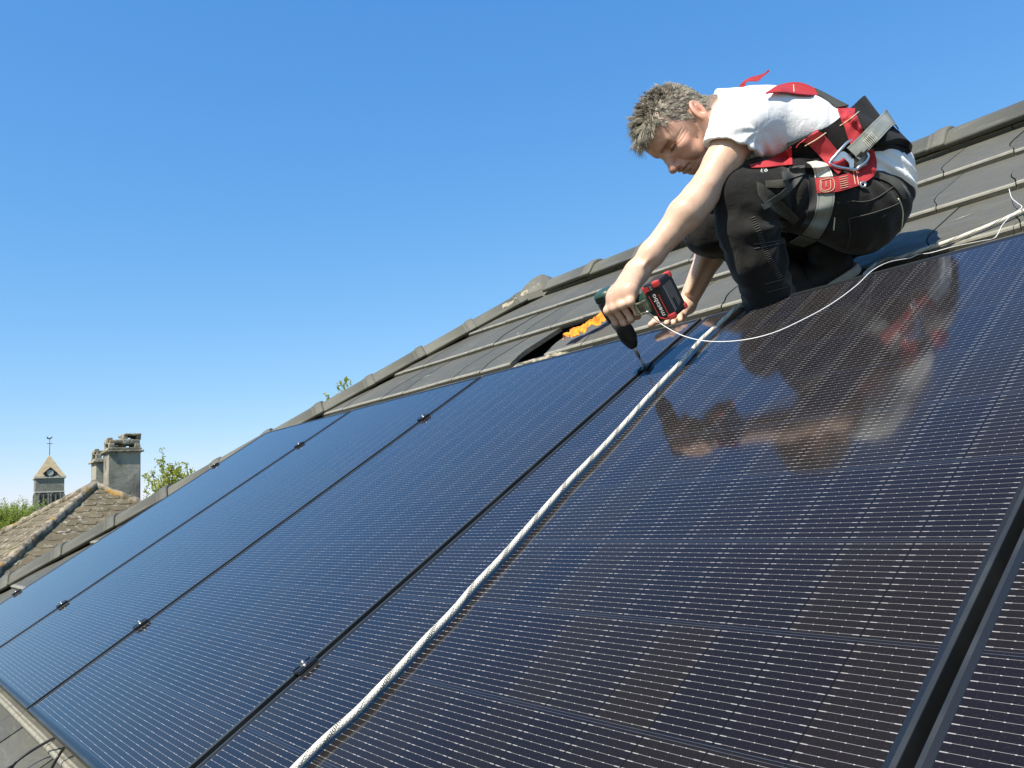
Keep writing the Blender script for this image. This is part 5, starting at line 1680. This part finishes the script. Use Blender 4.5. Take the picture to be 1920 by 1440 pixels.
# ---- trouser details
def tthread(name, px, mat, r=0.0011, **kw): return thread(name, px, mat, trousers, r, tree=CLOTH, **kw)
tthread('piping', [(1684, 372), (1690, 385), (1693, 402), (1691, 425), (1687, 436)], M['seam'], 0.0017)
tthread('piping', [(1565, 408), (1564, 420), (1563, 432)], M['seam'], 0.0017)
ribbon('waistband', [((1632, 322), (1628, 332)), ((1652, 320), (1646, 334)), ((1676, 330), (1666, 342)), ((1692, 348), (1682, 356)), ((1701, 372), (1694, 374))], M['dark_web'], trousers, 0.003, lift=0.004)
tthread('pocket_seam', [(1592, 410), (1630, 401), (1665, 390), (1688, 380)], M['lace'])
tthread('pocket_seam', [(1598, 377), (1618, 378), (1642, 372), (1676, 350)], M['lace'])
tthread('pocket_seam', [(1591, 410), (1594, 440), (1588, 470)], M['lace'], 0.0008)
ribbon('cargo_pocket', [((1419, 340), (1423, 366)), ((1438, 350), (1431, 378)), ((1466, 380), (1455, 398)), ((1499, 410), (1490, 424))], M['knee'], trousers, 0.003, lift=0.0035, m=6)
ribbon('pocket_flap', [((1436, 338), (1438, 351)), ((1456, 337), (1458, 352)), ((1478, 335), (1480, 350))], M['knee'], trousers, 0.004, lift=0.005, m=6)
tthread('hem_stitching', [(1414, 458), (1436, 455), (1464, 451)], M['lace'], 0.001)
tthread('hem_stitching', [(1415, 466), (1438, 462), (1462, 456)], M['lace'], 0.001)
tthread('hem_stitching', [(1434, 533), (1456, 527), (1478, 521), (1492, 518)], M['lace'], 0.001)
tthread('hem_stitching', [(1440, 548), (1462, 542), (1490, 534)], M['lace'], 0.001)
bm = bmesh.new()
sp_ = catmull([(1412, 408), (1424, 438), (1434, 466), (1446, 492), (1462, 520)], 30)
for i in range(30):
    a = sp_[i]; t = sp_[min(i + 1, 29)] - sp_[max(i - 1, 0)]; t = t / np.linalg.norm(t); nn_ = np.array([-t[1], t[0]])
    q = [a + nn_ * w for w in (-5, 0, 5)]
    d = [hit_depth(*x) for x in q]
    if None in d: continue
    bm.from_mesh(tube_mesh('s', np.array([k2w(K(x[0], x[1], y - 0.0012)) for x, y in zip(q, d)]) - OFF, 0.0016, 5))
link('ladder_seam', bm_mesh(bm, 'ladder_seam', True), M['knee'], trousers)
# little badge on the thigh pocket
bm = bmesh.new()
for px in ([(1428, 316), (1427, 322)], [(1428, 316), (1432, 316)], [(1428, 319), (1431, 319)], [(1427, 322), (1431, 323)], [(1436, 316.5), (1433.5, 319.5), (1436, 322.5), (1439, 319.5), (1436, 316.5)], [(1434, 319.5), (1439, 319.5)]):
    P = np.array(px, float); P = catmull(P, 8)
    d = [hit_depth(*x) for x in P]
    if None in d: continue
    bm.from_mesh(tube_mesh('s', np.array([k2w(K(x[0], x[1], y - 0.0012)) for x, y in zip(P, d)]) - OFF, 0.0008, 5))
link('pocket_badge', bm_mesh(bm, 'pocket_badge'), M['letter'], trousers)
# ------------------------------------------------------------------ cordless drill
drill = empty('cordless_drill', KW(1208, 688, tips_))
tag(drill, 'green and black cordless drill with red cornered battery, held in his hand', 'drill')
DO = np.array(drill.location)
Rd = np.stack([DA, DH, DL], 1)                            # local a,h,l -> camera axes
RdW = CAMM @ Rd
drill.matrix_local = Matrix.Translation(drill.location) @ Matrix(RdW.tolist()).to_4x4()
def MA(a, h=0.0, l=0.0):                                   # lathe along -a
    return Matrix.Translation((a, h, l)) @ Matrix.Rotation(R(-90), 4, 'Y')
def lath(name, prof, mat, seg=24, parent=drill, sm=True):
    bm = bmesh.new(); lathe(bm, prof, MA(0), seg); return link(name, bm_mesh(bm, name, sm), mat, parent)
lath('bit', [(0.0006, 0.000), (0.0022, 0.004), (0.0026, 0.012), (0.0030, 0.022), (0.0032, 0.030), (0.0046, 0.031), (0.0048, 0.056), (0.0040, 0.064)], M['steel'], 10)
prof = [(0.006, 0.056), (0.0095, 0.0565), (0.0135, 0.063), (0.0165, 0.071), (0.0196, 0.079), (0.0204, 0.088), (0.0208, 0.112), (0.0215, 0.118), (0.020, 0.121), (0.01, 0.121)]
lath('chuck', prof, M['dblack'], 28)
bm = bmesh.new()
for k in range(28):
    a = 2 * math.pi * k / 28
    bx(bm, (-0.096, 0.0205 * math.cos(a), 0.0205 * math.sin(a)), (0.026, 0.0018, 0.0018), Matrix.Rotation(a, 3, 'X'))
link('chuck_ribs', bm_mesh(bm, 'chuck_ribs'), M['dblack'], drill)
lath('torque_collar', [(0.012, 0.1205), (0.0228, 0.1215), (0.0236, 0.126), (0.0236, 0.136), (0.0225, 0.1395), (0.012, 0.1396)], M['dgrey'], 14, sm=False)
def sqring(a, rh_, rl, hc=0.0, k=24, p=3.2):
    out = []
    for i in range(k):
        t = 2 * math.pi * i / k; c, s = math.cos(t), math.sin(t)
        r = (abs(c) ** p + abs(s) ** p) ** (-1 / p)
        out.append((a, hc + rh_ * r * c, rl * r * s))
    return out
bm = bmesh.new()
rings(bm, [sqring(a, x, y) for a, x, y in ((-0.139, 0.021, 0.0205), (-0.141, 0.0245, 0.0240), (-0.165, 0.0262, 0.0255), (-0.192, 0.0262, 0.0255), (-0.198, 0.0245, 0.024))])
link('housing', bm_mesh(bm, 'housing', True), M['dblack'], drill)
bm = bmesh.new()
rings(bm, [sqring(a, x, y) for a, x, y in ((-0.196, 0.026, 0.0255), (-0.199, 0.0275, 0.027), (-0.212, 0.0272, 0.0265), (-0.219, 0.024, 0.023), (-0.222, 0.016, 0.016))])
link('rear_cap', bm_mesh(bm, 'rear_cap', True), M['dgreen'], drill)
bm = bmesh.new()
for i in range(4): bx(bm, (-0.2055 - 0.0035 * (i - 1.5), 0.0, 0.0268), (0.0016, 0.03, 0.0016))
link('cooling_vent', bm_mesh(bm, 'cooling_vent'), M['dblack'], drill)
# handle, trigger
bm = bmesh.new()
def hring(h, a0, ra, rl, k=20):
    return [(a0 + ra * math.cos(2 * math.pi * i / k), h, rl * math.sin(2 * math.pi * i / k)) for i in range(k)]
rings(bm, [hring(h, a0, ra, rl) for h, a0, ra, rl in ((0.012, -0.166, 0.024, 0.019), (0.03, -0.166, 0.021, 0.0165), (0.06, -0.163, 0.021, 0.0165), (0.09, -0.159, 0.0215, 0.017), (0.104, -0.156, 0.025, 0.019), (0.116, -0.155, 0.038, 0.027), (0.130, -0.155, 0.045, 0.0305), (0.135, -0.155, 0.045, 0.0305))])
link('handle', bm_mesh(bm, 'handle', True), M['dgreen'], drill)
bm = bmesh.new(); bx(bm, (-0.137, 0.036, 0), (0.014, 0.022, 0.012), None, 0.003)
link('trigger', bm_mesh(bm, 'trigger'), M['dred'], drill)
# battery
BA0, BA1, BH0, BH1, BL = -0.203, -0.107, 0.134, 0.182, 0.0305
bm = bmesh.new()
bx(bm, ((BA0 + BA1) / 2, (BH0 + BH1) / 2, 0), (BA1 - BA0, BH1 - BH0, 2 * BL), None, 0.007)
bat = link('battery', bm_mesh(bm, 'battery'), M['bblack'], drill)
for sa in (BA0, BA1):
    for sl_ in (-1, 1):
        for hh in (BH1 - 0.008,):
            bm = bmesh.new()
            s = 1 if sa == BA1 else -1
            bx(bm, (sa - s * 0.0062, hh, sl_ * (BL - 0.0055)), (0.015, 0.018, 0.014), None, 0.0040)
            link('corner_bumper', bm_mesh(bm, 'corner_bumper'), M['dred'], bat)
bm = bmesh.new(); bx(bm, (BA0 + 0.012, BH0 + 0.004, 0.0), (0.018, 0.008, 2 * BL + 0.003), None, 0.003)
link('release_button', bm_mesh(bm, 'release_button'), M['dred'], bat)
# lettering on the side of the battery (reads along -a, its top towards the handle)
TM = lambda a, h, l: Matrix.Translation((a, h, l)) @ Matrix(((-1, 0, 0), (0, -1, 0), (0, 0, 1))).to_4x4()
link('lettering', text_mesh('metabo', 0.0185, 0.0003, TM(-0.149, 0.157, BL + 0.0005)), M['letter'], bat)
bm = bmesh.new()
def bar(bm, p, q, w, l, t=0.0009):
    p, q = Vector(p), Vector(q); d = (q - p); L = d.length; ang = math.atan2(d.y, d.x)
    bx(bm, ((p.x + q.x) / 2, (p.y + q.y) / 2, l), (L, w, t), Matrix.Rotation(ang, 3, 'Z'))
bar(bm, (-0.172, 0.171, 0), (-0.116, 0.171, 0), 0.0019, BL + 0.0006); bar(bm, (-0.116, 0.171, 0), (-0.112, 0.158, 0), 0.0024, BL + 0.0008); bar(bm, (-0.112, 0.158, 0), (-0.119, 0.145, 0), 0.0024, BL + 0.0010)
bar(bm, (-0.119, 0.1446, 0), (-0.176, 0.1436, 0), 0.0016, BL + 0.0012); bar(bm, (-0.198, 0.147, 0), (-0.187, 0.147, 0), 0.011, BL + 0.0007)
link('red_outline', bm_mesh(bm, 'red_outline'), M['dred'], bat)
bm = bmesh.new(); bx(bm, (-0.1925, 0.159, BL + 0.0004), (0.010, 0.007, 0.001))
link('charge_display', bm_mesh(bm, 'charge_display'), M['letter_grey'], bat)
bm = bmesh.new()
rr_ = random.Random(2)
for i in range(7):                                        # worn, illegible print on the underside
    L = rr_.uniform(0.035, 0.066)
    bx(bm, (-0.185 + L / 2, BH1 + 0.0004, 0.016 - i * 0.005), (L, 0.0008, 0.0012 if i else 0.003))
link('worn_print', bm_mesh(bm, 'worn_print'), M['letter_grey'], bat)
# belt clip on the handle's foot
bm = bmesh.new()
bx(bm, (-0.155, 0.112, 0.031), (0.030, 0.038, 0.004), None, 0.0015)
bx(bm, (-0.155, 0.096, 0.034), (0.022, 0.012, 0.006), Matrix.Rotation(R(14), 3, 'X'), 0.002)
for s in (-1, 1): bx(bm, (-0.155 + s * 0.013, 0.107, 0.034), (0.005, 0.030, 0.006), None, 0.0015)
bx(bm, (-0.155, 0.125, 0.033), (0.034, 0.011, 0.008), None, 0.002)
link('belt_clip', bm_mesh(bm, 'belt_clip'), M['clip'], drill)
bm = bmesh.new(); lathe(bm, [(0.004, 0), (0.0045, 0.002), (0.003, 0.0035), (0.0005, 0.0036)], Matrix.Translation((-0.142, 0.124, 0.037)), 10)
link('clip_screw', bm_mesh(bm, 'clip_screw', True), M['steel'], drill)

# ------------------------------------------------------------------ rope, cord, cables, cloth
def roofpts(px, n):
    out = []
    for i, q in enumerate(px):
        nn = n[i] if hasattr(n, '__len__') else n
        c, s = onroof(q[0], q[1], nn)
        out.append(np.array(W(*c)))
    return np.array(out)
def thing_tube(name, P, r, mat, label, cat, n=60, seg=12, group=None):
    C = catmull(P, n); o0 = C[0].copy()
    o = link(name, tube_mesh(name, C - o0, r, seg), mat); o.location = o0
    return tag(o, label, cat, group)
RR = 0.0058
px = [(520, 1474), (563, 1430), (613, 1382), (667, 1335), (713, 1288), (757, 1243), (797, 1199), (847, 1148), (890, 1098), (937, 1049), (1000, 978), (1065, 905), (1124, 845), (1175, 790), (1212, 748), (1250, 707), (1287, 669), (1315, 637), (1345, 610), (1365, 592), (1390, 571)]
P1 = np.vstack([[[0.31, EY - 0.16, EZ - 1.6], [0.31, EY - 0.14, EZ - 0.25]], [np.array(W(*q)) for q in ((0.305, -0.90, -0.090), (0.30, -0.45, -0.094), (0.285, -0.10, -0.092), (0.278, -0.02, -0.02), (0.274, 0.02, RR + 0.001))], roofpts(px, RR + 0.001)])
P2 = [np.array(W(0.135, 1.755, -0.02)), np.array(W(0.19, 1.79, -0.090)), np.array(W(0.30, 1.80, -0.094))]
P3 = roofpts([(1640, 497), (1690, 483), (1735, 467), (1772, 455), (1810, 441), (1860, 421), (1920, 395), (1990, 366)], -0.098)
P4 = [np.array(W(*q)) for q in ((1.0, 2.62, -0.096), (1.3, 3.0, -0.092), (1.5, 3.30, -0.085), (1.58, 3.46, -0.03))]
thing_tube('rope', np.vstack([P1, P2, P3, P4]), RR, M['rope'], 'thick white safety rope with black flecks lying up the panel and across the tiles', 'rope', 620, 14)
px = [(1217, 586), (1228, 598), (1250, 614), (1285, 631), (1330, 640), (1390, 638), (1450, 624), (1510, 597), (1560, 569), (1605, 536), (1636, 507), (1668, 491), (1705, 484), (1722, 477), (1745, 474), (1790, 462), (1840, 452), (1866, 445), (1880, 421), (1899, 401), (1916, 389), (1908, 381), (1897, 371), (1892, 354)]
nn = [0.135, 0.128, 0.115, 0.10, 0.088, 0.075, 0.065, 0.055, 0.042, 0.025, 0.006, -0.02, -0.07, -0.08, -0.078, -0.082, -0.06, 0.004, -0.06, -0.078, -0.075, -0.085, -0.09, -0.098]
P = roofpts(px, nn)
P[0] = np.array(drill.matrix_local @ Vector((-0.142, 0.124, 0.040)))
thing_tube('tether_cord', P, 0.0010, M['cord'], 'thin white cord hanging in a loop from the drill to the tiles', 'cord', 200, 8)
c1 = roofpts([(-20, 1485), (10, 1452), (23, 1437), (37, 1423), (67, 1403), (103, 1383), (112, 1379)], [-0.096, -0.092, -0.090, -0.088, -0.085, -0.07, -0.06])
ca = thing_tube('cable', c1, 0.0034, M['cable'], 'black cable with a plug at its end on the bottom left tiles', 'cable', 40, 10, 'black cables leaving the panels')
cb = tube_mesh('plug', catmull(c1[:3] - np.array(ca.location), 8), [0.006, 0.0075, 0.0078, 0.0078, 0.0075, 0.0082, 0.007, 0.0045], 12)
link('plug', cb, M['cable'], ca)
thing_tube('cable', roofpts([(80, 1475), (97, 1440), (110, 1417), (121, 1401), (128, 1392)], [-0.098, -0.094, -0.088, -0.075, -0.06]), 0.0034, M['cable'], 'short straight black cable at the lower left, right of the plugged one', 'cable', 30, 10, 'black cables leaving the panels')
# orange cloth on the tile beside the gap
cpx = [(1064, 634), (1076, 626), (1090, 618), (1103, 611), (1117, 604), (1130, 595), (1142, 586)]
cP = []
for q in cpx:
    c, s = onroof(q[0], q[1], -0.078)
    p = np.array(W(*c)) - CAMP
    cP.append(np.linalg.inv(CAMM) @ p)
cP = np.array(cP)
nk = CAMM.T @ np.array([0, -ST, CT])
sp_ = catmull(cP, 70); tg_ = np.gradient(sp_, axis=0); tg_ /= np.linalg.norm(tg_, axis=1)[:, None]
mm = 22
G = np.zeros((70, mm, 3))
for i in range(70):
    wv = np.cross(nk, tg_[i]); t = i / 69
    wid = 0.040 * (0.55 + 0.45 * math.sin(math.pi * min(1, t * 1.15 + 0.12))) * (1 + 0.35 * math.sin(9 * t + 1))
    for j in range(mm):
        x = (j / (mm - 1) - 0.5) * 2
        G[i, j] = sp_[i] + wv * wid * (x + 0.25 * math.sin(7 * t)) + nk * 0.014 * (1 - x * x)
Pn = G.reshape(-1, 3)
hgt = (1 - np.abs(vnoise(Pn, 34, 61))) ** 2 * 0.020 + (1 - np.abs(vnoise(Pn, 75, 62))) ** 2 * 0.008 - 0.016
side = vnoise(Pn, 40, 63) * 0.010
G = (Pn + nk * hgt[:, None] + np.cross(nk, tg_.mean(0))[None] * side[:, None] + tg_.mean(0)[None] * (vnoise(Pn, 45, 64) * 0.008)[:, None]).reshape(70, mm, 3)
o0 = k2w(cP[2][None])[0]
o = slab('orange_cloth', G, M['orange'], None, 0.0015, off=o0); o.location = o0
tag(o, 'crumpled bright orange cloth lying on the tiles by the missing tile', 'cloth')

# mortar squeezed out round the ridge end (in world axes)
P0 = [np.array(E1 + hdn * t + hipn * 0.075 + Vector((0, 0, 0.012 - 0.02 * t))) for t in (0.02, 0.10, 0.18, 0.27)]
F = Field(np.min(P0, 0) - 0.12, np.max(P0, 0) + 0.12, 0.005)
F.chain(P0, [0.034, 0.040, 0.038, 0.030], 0.02)
F.disp(lambda P: vnoise(P, 26, 51) * 0.016 + vnoise(P, 70, 52) * 0.008)
V, Q = F.nets(); V, Q = biggest(V, Q)
me = bpy.data.meshes.new('mortar_bedding'); me.from_pydata(V.tolist(), [], Q.tolist())
link('mortar_bedding', me, M['mortar'], house)
